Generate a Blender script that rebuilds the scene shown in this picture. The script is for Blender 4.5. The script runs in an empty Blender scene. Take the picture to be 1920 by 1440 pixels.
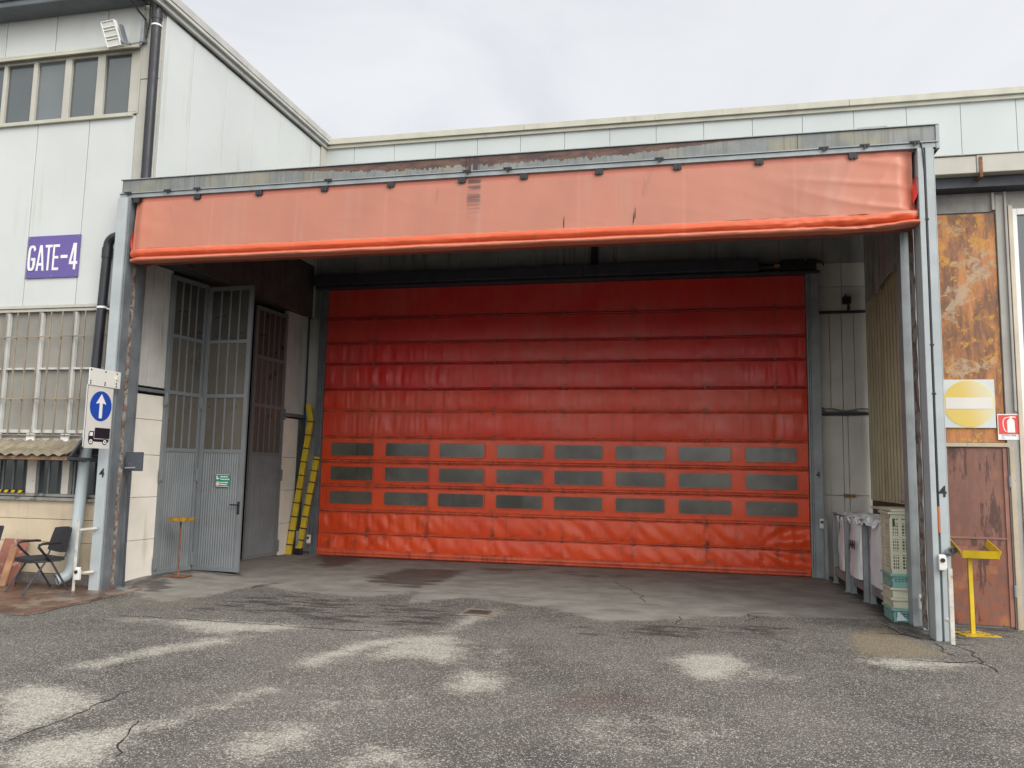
import bpy, bmesh, math, random
import numpy as np
from mathutils import Vector, Matrix, noise as mnoise
random.seed(7)
S = bpy.context.scene
C = S.collection
R = math.radians

# ------------------------------------------------------------------ camera
FPX, YAW, PITCH, ROLL, CAMH = 1480.0, -0.216457, 0.110945, 0.0193367, 1.75
cf = Vector((math.sin(YAW)*math.cos(PITCH), math.cos(YAW)*math.cos(PITCH), math.sin(PITCH)))
cr0 = Vector((math.cos(YAW), -math.sin(YAW), 0)); cu0 = cr0.cross(cf)
cr = cr0*math.cos(ROLL) + cu0*math.sin(ROLL); cu = -cr0*math.sin(ROLL) + cu0*math.cos(ROLL)
cam = bpy.data.cameras.new('camera'); cam.sensor_width = 36; cam.lens = 36*FPX/1920
cam.clip_end = 2000; cam.clip_start = 0.05
co = bpy.data.objects.new('camera', cam); C.objects.link(co); S.camera = co
m = Matrix.Identity(4)
for i in range(3):
    m[i][0] = cr[i]; m[i][1] = cu[i]; m[i][2] = -cf[i]
m[2][3] = CAMH
co.matrix_world = m

def ray(x, y): return cf + cr*((x-960)/FPX) - cu*((y-720)/FPX)
def G(x, y, z=0.0):
    d = ray(x, y); t = (z-CAMH)/d.z; return Vector((d.x*t, d.y*t, z))
def aY(x, y, Y):
    d = ray(x, y); t = Y/d.y; return Vector((d.x*t, Y, CAMH+d.z*t))

# ------------------------------------------------------------------ node helpers
class NT:
    def __init__(s, tree): s.t = tree; s.n = tree.nodes; s.l = tree.links
    def node(s, typ, ins=None, **props):
        n = s.n.new(typ)
        for k, v in props.items(): setattr(n, k, v)
        if ins:
            for k, v in ins.items(): s.set(n.inputs[k], v)
        return n
    def set(s, sock, v):
        if isinstance(v, bpy.types.NodeSocket): s.l.new(v, sock)
        else:
            if sock.type == 'RGBA' and len(v) == 3: v = (*v, 1)
            sock.default_value = v
    def math(s, op, a, b=0.0, c=None, clamp=False):
        n = s.node('ShaderNodeMath', {0: a, 1: b}, operation=op, use_clamp=clamp)
        if c is not None: s.set(n.inputs[2], c)
        return n.outputs[0]
    def mix(s, f, a, b, mode='MIX'):
        n = s.node('ShaderNodeMix', data_type='RGBA', blend_type=mode)
        s.set(n.inputs[0], f); s.set(n.inputs[6], a); s.set(n.inputs[7], b)
        return n.outputs[2]
    def noise(s, vec, scale, detail=4, rough=.55, sc=None, dist=0.0, loc=None):
        if sc or loc:
            mp = s.node('ShaderNodeMapping', {'Vector': vec})
            if sc: mp.inputs['Scale'].default_value = sc
            if loc: mp.inputs['Location'].default_value = loc
            vec = mp.outputs[0]
        return s.node('ShaderNodeTexNoise', {'Vector': vec, 'Scale': scale, 'Detail': detail, 'Roughness': rough, 'Distortion': dist}).outputs['Fac']
    def ramp(s, v, a, b, lo=0.0, hi=1.0):
        return s.node('ShaderNodeMapRange', {'Value': v, 'From Min': a, 'From Max': b, 'To Min': lo, 'To Max': hi}, interpolation_type='SMOOTHSTEP').outputs[0]
    def attr(s, name): return s.node('ShaderNodeAttribute', attribute_name=name).outputs['Fac']

def new_mat(name):
    mt = bpy.data.materials.new(name); mt.use_nodes = True
    t = NT(mt.node_tree); b = mt.node_tree.nodes['Principled BSDF']
    tc = t.node('ShaderNodeTexCoord')
    return mt, t, b, tc.outputs['Object']

def M(name, col, rough=.6, metal=0.0, var=.12, scale=2.5, streak=None, spots=None, bump=.15, bscale=40, spec=.5, sheen=None):
    """general weathered material: tone variation, optional vertical streaks (colour, threshold, amount, frequency) and spots"""
    mt, t, b, P = new_mat(name)
    n1 = t.noise(P, scale, 5)
    c = t.mix(t.ramp(n1, .3, .7), [v*(1-var) for v in col], [min(1, v*(1+var)) for v in col])
    if streak:
        sc, th, am, fr = streak
        n2 = t.noise(P, 1, 5, .6, sc=(fr, fr, fr*.05))
        n3 = t.noise(P, .8, 3, .5, loc=(3, 9, 1))
        f = t.math('MULTIPLY', t.ramp(t.math('ADD', n2, t.math('MULTIPLY', t.math('SUBTRACT', n3, .5), .5)), th, th+.18), am)
        c = t.mix(f, c, sc)
    if spots:
        sc, th, am, fr = spots
        n4 = t.noise(P, fr, 6, .65, loc=(5, 2, 7))
        c = t.mix(t.math('MULTIPLY', t.ramp(n4, th, th+.08), am), c, sc)
    t.set(b.inputs['Base Color'], c)
    rn = t.noise(P, scale*3, 3)
    t.set(b.inputs['Roughness'], t.ramp(rn, .25, .75, max(.02, rough-.1), min(1, rough+.1)))
    b.inputs['Metallic'].default_value = metal
    b.inputs['Specular IOR Level'].default_value = spec
    if bump:
        bn = t.node('ShaderNodeBump', {'Strength': bump, 'Distance': .01, 'Height': t.noise(P, bscale, 4)})
        t.l.new(bn.outputs[0], b.inputs['Normal'])
    return mt

# ------------------------------------------------------------------ mesh helpers
class MB:
    def __init__(s): s.v = []; s.f = []; s.mi = []; s.cur = 0
    def add(s, vs, fs):
        o = len(s.v); s.v += [tuple(v) for v in vs]
        for f in fs: s.f.append([i+o for i in f]); s.mi.append(s.cur)
        return s
    def mat(s, i): s.cur = i; return s
    def hexa(s, p):  # 8 points: bottom ring 0-3 (ccw from above), top ring 4-7
        return s.add(p, [(3,2,1,0), (4,5,6,7), (0,1,5,4), (1,2,6,5), (2,3,7,6), (3,0,4,7)])
    def box(s, x0, x1, y0, y1, z0, z1):
        return s.hexa([(x0,y0,z0),(x1,y0,z0),(x1,y1,z0),(x0,y1,z0),(x0,y0,z1),(x1,y0,z1),(x1,y1,z1),(x0,y1,z1)])
    def bar(s, a, b, w, h=None, up=(0,0,1)):
        a = Vector(a); b = Vector(b); h = h or w
        d = (b-a).normalized(); up = Vector(up)
        if abs(d.dot(up)) > .99: up = Vector((0,1,0))
        r = d.cross(up).normalized()*w/2; u = r.cross(d).normalized()*h/2
        return s.hexa([a-r-u, a+r-u, b+r-u, b-r-u, a-r+u, a+r+u, b+r+u, b-r+u])
    def tube(s, pts, r, n=12, cap=True):
        pts = [Vector(p) for p in pts]; rings = []
        prev = None
        for i, p in enumerate(pts):
            d = (pts[min(i+1, len(pts)-1)]-pts[max(i-1, 0)]).normalized()
            if prev is None:
                a = Vector((0,0,1)) if abs(d.z) < .9 else Vector((1,0,0))
                u = d.cross(a).normalized()
            else: u = (prev-d*prev.dot(d)).normalized()
            prev = u; w = d.cross(u)
            rr = r[i] if isinstance(r, (list, tuple)) else r
            rings.append([p+(u*math.cos(k*2*math.pi/n)+w*math.sin(k*2*math.pi/n))*rr for k in range(n)])
        vs = [v for rg in rings for v in rg]; fs = []
        for i in range(len(pts)-1):
            for k in range(n):
                fs.append((i*n+k, i*n+(k+1) % n, (i+1)*n+(k+1) % n, (i+1)*n+k))
        if cap: fs += [tuple(range(n-1, -1, -1)), tuple((len(pts)-1)*n+k for k in range(n))]
        return s.add(vs, fs)
    def prism(s, poly, ax):  # poly: list of 3d points, ax: extrusion vector
        n = len(poly); ax = Vector(ax); p = [Vector(q) for q in poly]
        return s.add(p+[q+ax for q in p], [tuple(range(n-1, -1, -1)), tuple(range(n, 2*n))]+[(i, (i+1) % n, n+(i+1) % n, n+i) for i in range(n)])
    def grid(s, fn, us, vs_):
        nu, nv = len(us), len(vs_)
        return s.add([fn(u, v) for v in vs_ for u in us], [(j*nu+i, j*nu+i+1, (j+1)*nu+i+1, (j+1)*nu+i) for j in range(nv-1) for i in range(nu-1)])
    def build(s, name, mats, parent=None, bevel=0, smooth=False, world=None, fixn=True):
        me = bpy.data.meshes.new(name); me.from_pydata([tuple(v) for v in s.v], [], s.f)
        mats = mats if isinstance(mats, (list, tuple)) else [mats]
        for mm in mats: me.materials.append(mm)
        me.polygons.foreach_set('material_index', s.mi)
        if fixn:
            bm = bmesh.new(); bm.from_mesh(me); bmesh.ops.recalc_face_normals(bm, faces=bm.faces); bm.to_mesh(me); bm.free()
        if smooth: me.polygons.foreach_set('use_smooth', [True]*len(me.polygons))
        me.update()
        o = bpy.data.objects.new(name, me); C.objects.link(o)
        if smooth == 'auto':
            md = o.modifiers.new('split', 'EDGE_SPLIT'); md.split_angle = R(35)
        if bevel:
            md = o.modifiers.new('bevel', 'BEVEL'); md.width = bevel; md.segments = 2; md.limit_method = 'ANGLE'; md.angle_limit = R(40)
        if parent: attach(o, parent)
        return o

def base_of(p):
    v = Vector((0,0,0))
    while p: v += p.location; p = p.parent
    return v
def attach(o, p):
    o.parent = p
    o.matrix_parent_inverse = Matrix.Identity(4) if p.get('_local') else Matrix.Translation(-p['_base_v'] if False else -root_loc(p))
def root_loc(p):
    while p.parent: p = p.parent
    return Vector(p.location)

def tag(o, label, cat, group=None, kind=None):
    o['label'] = label; o['category'] = cat
    if group: o['group'] = group
    if kind: o['kind'] = kind
    return o
def thing(name, label, cat, loc=(0,0,0), group=None):
    o = bpy.data.objects.new(name, None); C.objects.link(o); o.location = loc; o.empty_display_size = .2
    return tag(o, label, cat, group)
def attach(o, p):
    """parent o (modelled in world coordinates) so that it stays where it is"""
    o.parent = p
    if p.parent is None: o.matrix_parent_inverse = Matrix.Translation(-Vector(p.location))
def attach_local(o, p): o.parent = p
def copy_tree(o, parent=None):
    c = o.copy(); C.objects.link(c)
    if parent: c.parent = parent
    for ch in list(o.children): copy_tree(ch, c)
    return c

class Fr:
    """vertical wall frame: s along the wall, d outwards, z up"""
    def __init__(s, p0, p1, out):
        s.o = Vector((p0[0], p0[1], 0)); s.u = Vector((p1[0]-p0[0], p1[1]-p0[1], 0)); s.len = s.u.length; s.u.normalize()
        s.n = Vector((s.u.y, -s.u.x, 0))
        if s.n.dot(Vector((out[0], out[1], 0))) < 0: s.n = -s.n
    def p(s, a, d, z): return s.o+s.u*a+s.n*d+Vector((0,0,z))
    def box(s, mb, a0, a1, d0, d1, z0, z1):
        return mb.hexa([s.p(a0,d0,z0), s.p(a1,d0,z0), s.p(a1,d1,z0), s.p(a0,d1,z0), s.p(a0,d0,z1), s.p(a1,d0,z1), s.p(a1,d1,z1), s.p(a0,d1,z1)])
    def at(s, x, y):
        d = ray(x, y); c = Vector((0,0,CAMH)); t = (s.o-c).dot(s.n)/d.dot(s.n); q = c+d*t
        return (q-s.o).dot(s.u), q.z

FONT = None
def text_mesh(name, txt, size, fr_origin, u, v, n, mat, parent, sx=1.0, depth=.003, bold=0.0, align='CENTER'):
    cu_ = bpy.data.curves.new('t', 'FONT'); cu_.body = txt; cu_.size = size; cu_.extrude = depth; cu_.offset = bold
    cu_.align_x = align; cu_.align_y = 'CENTER'; cu_.resolution_u = 6
    tmp = bpy.data.objects.new('t', cu_); C.objects.link(tmp)
    dg = bpy.context.evaluated_depsgraph_get(); dg.update()
    me = bpy.data.meshes.new_from_object(tmp.evaluated_get(dg))
    bpy.data.objects.remove(tmp); bpy.data.curves.remove(cu_)
    u, v, n, o = Vector(u), Vector(v), Vector(n), Vector(fr_origin)
    for vt in me.vertices:
        q = vt.co.copy(); vt.co = o+u*(q.x*sx)+v*q.y+n*q.z
    me.materials.clear(); me.materials.append(mat); me.name = name
    ob = bpy.data.objects.new(name, me); C.objects.link(ob)
    if parent: attach(ob, parent)
    return ob
def disc(mb, o, u, v, n, r, depth, k=40, ry=None):
    o, u, v, n = map(Vector, (o, u, v, n)); ry = ry or r
    return mb.prism([o+u*(math.cos(i*2*math.pi/k)*r)+v*(math.sin(i*2*math.pi/k)*ry) for i in range(k)], n*depth)
def flat(mb, o, u, v, n, pts, depth):
    o, u, v, n = map(Vector, (o, u, v, n))
    return mb.prism([o+u*a+v*b for a, b in pts], n*depth)
def rrect(w, h, r, k=5, cx=0, cy=0):
    out = []
    for sx, sy, a0 in ((1,1,0), (-1,1,90), (-1,-1,180), (1,-1,270)):
        for i in range(k+1):
            a = R(a0+90*i/k); out.append((cx+sx*(w/2-r)+r*math.cos(a), cy+sy*(h/2-r)+r*math.sin(a)))
    return out
X, Yv, Z = Vector((1,0,0)), Vector((0,1,0)), Vector((0,0,1))
def sstep(a, b, x):
    t = max(0, min(1, (x-a)/(b-a))); return t*t*(3-2*t)

# ------------------------------------------------------------------ materials
RUST = (.12, .045, .022)
m_white = M('white_cladding', (.535, .56, .55), .5, var=.045, scale=.6, streak=((.40,.40,.36), .58, .42, 5), spots=((.22,.20,.17), .755, .7, 13), bump=.05, bscale=4)
m_blue = M('pale_blue_cladding', (.475, .515, .51), .5, var=.04, scale=.6, streak=((.42,.45,.43), .64, .3, 4), bump=.03, bscale=6)
m_cope = M('cream_coping', (.46, .45, .37), .55, var=.08, streak=((.3,.29,.24), .6, .4, 6), bump=.05)
m_trim = M('beige_trim', (.44, .43, .38), .55, var=.06, streak=((.35,.33,.28), .6, .3, 6), bump=.05)
m_inner = M('inner_cladding', (.50, .50, .47), .6, var=.08, streak=((.2,.19,.17), .58, .5, 6), bump=.05)
m_grime = M('grimy_painted_wall', (.64, .63, .58), .65, var=.08, scale=1.5, streak=((.28,.25,.2), .6, .5, 5), spots=((.2,.17,.13), .68, .5, 6), bump=.2)
m_conc = M('painted_concrete_panel', (.70, .66, .59), .75, var=.08, scale=1.6, streak=((.36,.28,.18), .64, .45, 5), spots=((.25,.2,.14), .69, .5, 9), bump=.25)
m_beige = M('beige_rendered_wall', (.56, .47, .34), .85, var=.12, scale=1.8, streak=((.30,.26,.19), .60, .5, 4), spots=((.22,.17,.11), .66, .6, 7), bump=.4)
m_galv = M('galvanised_steel', (.27, .30, .31), .5, metal=.25, var=.14, scale=3.5, streak=((.2,.2,.19), .6, .4, 9), spots=((.22,.14,.09), .73, .6, 9), bump=.08)
m_galvd = M('dark_galvanised_steel', (.15, .17, .185), .55, metal=.2, var=.2, scale=3, streak=((.09,.08,.07), .58, .6, 9), spots=((.12,.06,.04), .68, .7, 7), bump=.12)
m_postw = M('chalky_painted_post', (.36, .40, .41), .6, var=.08, scale=3, streak=((.35,.28,.2), .63, .5, 9), spots=((.26,.14,.08), .72, .8, 8), bump=.1)
m_rustdk = M('flaking_rusty_steel', (.15, .10, .075), .8, var=.4, scale=7, spots=((.27,.27,.255), .47, .85, 8), bump=.6, bscale=25)
m_rust = M('rusty_steel', (.20, .085, .04), .8, var=.4, scale=9, spots=((.09,.035,.02), .56, .8, 12), bump=.4, bscale=30)
m_grey = M('grey_painted_steel', (.165, .18, .19), .5, var=.1, scale=2, streak=((.10,.10,.10), .6, .4, 8), bump=.05)
m_frost = M('frosted_wired_glazing', (.10, .09, .075), .35, var=.22, scale=.9, streak=((.10,.09,.075), .6, .3, 3), bump=.05)
m_frostdk = M('shaded_frosted_glazing', (.060,.055,.048), .35, var=.2, bump=.03)  # top door panes: shade under the canopy put into the glass colour
m_frost2 = M('translucent_corrugated_glazing', (.265, .255, .225), .4, var=.12, scale=1.1, streak=((.5,.41,.28), .58, .5, 3), bump=.1)
m_glass = M('window_glass', (.075, .09, .095), .06, var=.1, scale=.7, bump=0, spec=.9)
m_glass2 = M('window_glass_lighter', (.12, .14, .145), .08, var=.15, scale=.8, streak=((.2,.22,.22), .6, .4, 3), bump=0, spec=.9)
m_black = M('black_plastic_pipe', (.016, .018, .024), .4, var=.2, bump=.05)
m_blk = M('black_plastic', (.012, .012, .014), .45, var=.2, bump=.08)
m_blkfab = M('black_fabric', (.02, .021, .024), .9, var=.2, bump=.3, bscale=200)
m_darkgut = M('dark_grey_gutter', (.10, .115, .13), .5, var=.12, bump=.05)
m_palepipe = M('pale_grey_pipe', (.42, .48, .50), .45, var=.06, streak=((.3,.29,.25), .62, .4, 6), bump=.04)
m_whitepl = M('white_plastic', (.66, .66, .62), .45, var=.06, spots=((.4,.36,.3), .68, .5, 14), bump=.03)
m_signw = M('sign_white', (.60, .59, .56), .4, var=.05, spots=((.4,.37,.32), .7, .4, 10), bump=.02)
m_purple = M('sign_purple', (.115, .082, .29), .4, var=.06, bump=.02)
m_signblue = M('sign_blue', (.012, .065, .36), .35, var=.05, bump=0)
m_letter = M('sign_letter_white', (.74, .74, .74), .45, var=.03, bump=0)
m_ink = M('sign_black', (.012, .012, .02), .45, var=.1, bump=0)
m_red = M('sign_red', (.66, .06, .045), .4, var=.05, bump=0)
m_green = M('sign_green', (.01, .22, .13), .4, var=.06, bump=0)
m_yellow = M('yellow_paint', (.64, .44, .015), .5, var=.12, scale=6, spots=((.10,.06,.03), .66, .9, 14), bump=.15)
m_yelrust = M('rusted_yellow_paint', (.30, .17, .025), .75, var=.3, scale=9, spots=((.09,.04,.02), .52, .9, 12), bump=.3)
m_yelarm = M('yellow_foam', (.60, .42, .02), .6, var=.12, scale=5, spots=((.3,.2,.03), .64, .6, 12), bump=.1)
m_cream = M('cream_plastic', (.55, .55, .42), .45, var=.07, scale=5, spots=((.35,.33,.24), .64, .5, 9), bump=.05)
m_teal = M('teal_plastic', (.20, .40, .36), .4, var=.1, scale=6, spots=((.4,.5,.45), .68, .6, 10), bump=.05)
m_fill = M('crate_inner_shade', (.10,.10,.09), .9, var=.3, bump=.4)  # colour stands in for the unlit inside of the crates
m_annex = M('annex_grey_paint', (.33,.32,.295), .65, var=.08, streak=((.2,.18,.15), .6, .5, 6), spots=((.2,.10,.06), .71, .8, 6), bump=.1)
m_bag = M('white_woven_bag', (.76, .79, .81), .6, var=.06, scale=4, spots=((.4,.37,.33), .68, .4, 6), bump=.35, bscale=14)
m_corr = M('yellowed_corrugated_sheet', (.50, .44, .28), .6, var=.1, scale=1.5, streak=((.2,.155,.09), .56, .6, 4), bump=.1)
m_wood = M('timber', (.42, .22, .12), .7, var=.25, scale=5, streak=((.2,.1,.06), .55, .5, 14), bump=.2)
m_eternit = M('weathered_fibre_cement', (.21, .18, .125), .85, var=.25, scale=6, spots=((.14,.12,.09), .58, .8, 10), bump=.5)
m_beamw = M('weathered_timber', (.20, .12, .07), .8, var=.35, scale=5, spots=((.36,.29,.2), .58, .8, 7), bump=.4)
m_sky_reflector = m_galv
m_roofdk = M('dark_roof_sheet', (.05,.05,.052), .8, var=.3, bump=.1)  # roof underside coloured dark to cut bounced light below it
m_innerup = M('grey_upper_cladding', (.38,.38,.36), .65, var=.15, streak=((.10,.10,.09), .55, .6, 6), bump=.05)  # a step darker than the plain inner cladding
m_motor = M('dark_painted_steel', (.035, .038, .05), .55, var=.2, bump=.1)
m_lamp = M('floodlight_lens', (.50, .51, .48), .25, var=.08, bump=.03)
m_slab = M('wet_reddish_concrete', (.12, .07, .05), .35, var=.45, scale=2.2, spots=((.26,.20,.15), .54, .8, 2.5), bump=.3, bscale=60, spec=.6)

def mat_beam():
    mt, t, b, P = new_mat('beam_galvanised_rust_runs')
    sep = t.node('ShaderNodeSeparateXYZ', {0: P}); x, z = sep.outputs[0], sep.outputs[2]
    n1 = t.noise(P, 3, 5)
    g = t.mix(t.ramp(n1, .3, .7), (.155,.17,.17), (.22,.235,.23))
    g = t.mix(t.math('MULTIPLY', t.ramp(t.noise(P, 1.2, 4, loc=(7,1,2)), .5, .65), .7), g, (.27,.25,.17))
    g = t.mix(t.math('MULTIPLY', t.ramp(t.noise(P, 1, 3, .6, sc=(30, 1, .8), loc=(4,1,1)), .5, .64), .5), g, (.13,.12,.10))
    # rust sheet running down from the top edge; reaches furthest around x = -2.5
    wx = t.math('SUBTRACT', 1, t.math('ABSOLUTE', t.math('DIVIDE', t.math('ADD', x, 2.4), 3.7)), clamp=True)
    wx = t.math('MULTIPLY', t.ramp(wx, 0, .7), .088)
    n2 = t.noise(P, 1, 4, .7, sc=(9, 1, .3)); n3 = t.noise(P, 1, 3, .6, sc=(26, 1, .6))
    dep = t.math('MULTIPLY', wx, t.math('ADD', t.math('MULTIPLY', n2, 1.1), t.math('MULTIPLY', n3, 1.5)))
    d = t.math('SUBTRACT', 5.885, z)
    f = t.ramp(t.math('SUBTRACT', dep, d), -.004, .004)
    c = t.mix(f, g, t.mix(t.ramp(t.noise(P, 5, 5, .65, sc=(1,1,3)), .35, .65), (.062,.036,.034), (.135,.075,.055)))
    x2 = t.ramp(t.math('ABSOLUTE', t.math('ADD', x, 2.72)), .12, .05)
    c = t.mix(t.math('MULTIPLY', x2, t.ramp(n3, .42, .5)), c, (.06,.035,.035))
    t.set(b.inputs['Base Color'], c); b.inputs['Metallic'].default_value = .15
    t.set(b.inputs['Roughness'], .55)
    bn = t.node('ShaderNodeBump', {'Strength': .12, 'Distance': .01, 'Height': t.noise(P, 30, 4)}); t.l.new(bn.outputs[0], b.inputs['Normal'])
    return mt
m_beam = mat_beam()

def mat_front_curtain():
    mt, t, b, P = new_mat('sun_faded_orange_tarpaulin')
    sep = t.node('ShaderNodeSeparateXYZ', {0: P}); x, z = sep.outputs[0], sep.outputs[2]
    n1 = t.noise(P, .9, 5, sc=(1, 1, .5))
    c = t.mix(t.ramp(n1, .3, .7), (.385,.148,.098), (.455,.178,.118))
    c = t.mix(t.math('MULTIPLY', t.ramp(t.noise(P, 1, 5, .6, sc=(5, 1, .25)), .52, .72), .4), c, (.40,.21,.15))
    end = t.math('ADD', t.ramp(x, -7.0, -7.85), t.ramp(x, 1.6, 2.7)); 
    c = t.mix(t.math('MULTIPLY', end, .6, clamp=True), c, (.52,.175,.105))
    low = t.ramp(t.math('ADD', z, t.math('MULTIPLY', t.math('SUBTRACT', t.noise(P, 6, 4), .5), .03)), 4.835, 4.815)
    c = t.mix(low, c, (.60,.10,.034))
    lip = t.ramp(z, 4.722, 4.715)
    c = t.mix(t.math('MULTIPLY', lip, .7), c, (.50,.20,.13))
    fx = t.math('ABSOLUTE', t.math('SUBTRACT', t.math('FRACT', t.math('DIVIDE', t.math('ADD', x, 20.3), 1.31)), .5))
    c = t.mix(t.math('MULTIPLY', t.ramp(fx, .022, .010), .07), c, (.60,.36,.29))
    hem = t.ramp(z, 5.54, 5.55)
    c = t.mix(t.math('MULTIPLY', hem, .5), c, (.55,.16,.12))
    # dark grid-like soot mark below the gap in the beam
    mk = t.math('MULTIPLY', t.ramp(t.math('ABSOLUTE', t.math('ADD', x, 2.70)), .11, .07), t.math('MULTIPLY', t.ramp(z, 4.95, 5.45), t.math('ADD', t.math('MULTIPLY', t.ramp(t.noise(P, 1, 2, .5, sc=(1.5, 1, 26)), .44, .54), .8), .2)))
    c = t.mix(t.math('MULTIPLY', mk, .95, clamp=True), c, (.10,.05,.045))
    c = t.mix(t.math('MULTIPLY', t.ramp(t.noise(P, 4, 5, .6, sc=(1,1,.3), loc=(2,2,2)), .66, .74), .35), c, (.22,.10,.07))
    t.set(b.inputs['Base Color'], c); t.set(b.inputs['Roughness'], t.ramp(n1, .3, .7, .38, .5))
    bn = t.node('ShaderNodeBump', {'Strength': .15, 'Distance': .01, 'Height': t.noise(P, 5, 5)}); t.l.new(bn.outputs[0], b.inputs['Normal'])
    return mt
m_fcurt = mat_front_curtain()

BARZ = [4.855, 4.34, 3.905, 3.385, 2.93, 2.40, 1.91, 1.42, .915, .47]
STRAPX = [-6.22, -4.98, -3.66, -2.28, -.95, .38, 1.62]
def mat_door():
    mt, t, b, P = new_mat('orange_door_tarpaulin')
    sep = t.node('ShaderNodeSeparateXYZ', {0: P}); x, z = sep.outputs[0], sep.outputs[2]
    n1 = t.noise(P, .8, 5)
    c = t.mix(t.ramp(n1, .3, .7), (.68,.058,.014), (.78,.088,.019))
    # base colour turns from orange to crimson in steps towards the top
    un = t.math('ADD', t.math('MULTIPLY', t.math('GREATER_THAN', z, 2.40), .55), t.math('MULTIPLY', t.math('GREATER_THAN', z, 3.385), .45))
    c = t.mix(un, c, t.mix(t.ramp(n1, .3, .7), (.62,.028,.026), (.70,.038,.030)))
    sheen_tint = t.math('MULTIPLY', t.math('MULTIPLY', t.ramp(t.noise(P, .55, 4, loc=(4, 0, 1)), .36, .62), t.ramp(z, 1.8, 2.8)), t.ramp(t.noise(P, 1, 5, .6, sc=(7, 1, .6)), .3, .6, .1, .36))
    c = t.mix(sheen_tint, c, (.52,.16,.11))  # pinkish sheen of reflected yard and sky painted into the upper rows
    st = t.noise(P, 1, 5, .65, sc=(9, 1, .5))
    c = t.mix(t.math('MULTIPLY', t.ramp(st, .58, .75), .5), c, (.24,.045,.025))
    gr = t.noise(P, 3.2, 6, .65, sc=(1, 1, .8), loc=(1, 5, 3))
    low = t.ramp(z, 1.2, .2)
    c = t.mix(t.math('MULTIPLY', t.ramp(t.math('ADD', gr, t.math('MULTIPLY', low, .06)), .62, .72), .45), c, (.16,.05,.03))
    acc = None
    for sx in STRAPX:
        v = t.ramp(t.math('ABSOLUTE', t.math('SUBTRACT', x, sx)), .085, .015)
        acc = v if acc is None else t.math('MAXIMUM', acc, v)
    nb = None
    for bz_ in BARZ:
        v = t.ramp(t.math('ABSOLUTE', t.math('SUBTRACT', z, bz_)), .16, .03); nb = v if nb is None else t.math('MAXIMUM', nb, v)
    gk = t.math('ADD', t.math('MULTIPLY', nb, .6), t.math('MULTIPLY', t.ramp(z, 1.0, .7), .35))
    c = t.mix(t.math('MULTIPLY', t.math('MULTIPLY', acc, gk), t.ramp(t.noise(P, 6, 5, .7, loc=(9,9,2)), .40, .62), clamp=True), c, (.13,.05,.035))
    c = t.mix(t.math('MULTIPLY', t.math('MULTIPLY', nb, t.ramp(t.noise(P, 5, 5, .7, sc=(1,1,2), loc=(2,4,2)), .5, .66)), .55), c, (.20,.06,.04))
    t.set(b.inputs['Base Color'], c)
    t.set(b.inputs['Roughness'], t.ramp(t.noise(P, 2, 4), .3, .7, .30, .5))
    b.inputs['Specular IOR Level'].default_value = .42
    bn = t.node('ShaderNodeBump', {'Strength': .2, 'Distance': .01, 'Height': t.noise(P, 1, 4, .6, sc=(14, 1, 3))}); t.l.new(bn.outputs[0], b.inputs['Normal'])
    return mt
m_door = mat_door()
m_doorbar = M('grimy_orange_webbing', (.56,.09,.04), .5, var=.2, scale=4, streak=((.15,.05,.03), .55, .6, 12), spots=((.1,.05,.03), .62, .6, 16), bump=.15)
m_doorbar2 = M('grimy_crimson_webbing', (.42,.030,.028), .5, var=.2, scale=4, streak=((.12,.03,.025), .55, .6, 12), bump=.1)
m_fback = M('dark_tarpaulin_back', (.22,.05,.03), .7, var=.2, bump=.1)  # curtain back and rear underside coloured dark to dim the canopy interior
m_buckle = M('grimy_buckle', (.26,.06,.035), .55, var=.4, scale=9, bump=.1)
m_pane = M('scratched_vision_panel', (.10,.095,.078), .2, var=.45, scale=.9, streak=((.03,.028,.025), .62, .5, 16), spots=((.025,.024,.022), .66, .7, 9), bump=.06)
m_panerim = M('welded_pane_rim', (.60,.075,.022), .4, var=.1, bump=.05)

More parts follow.
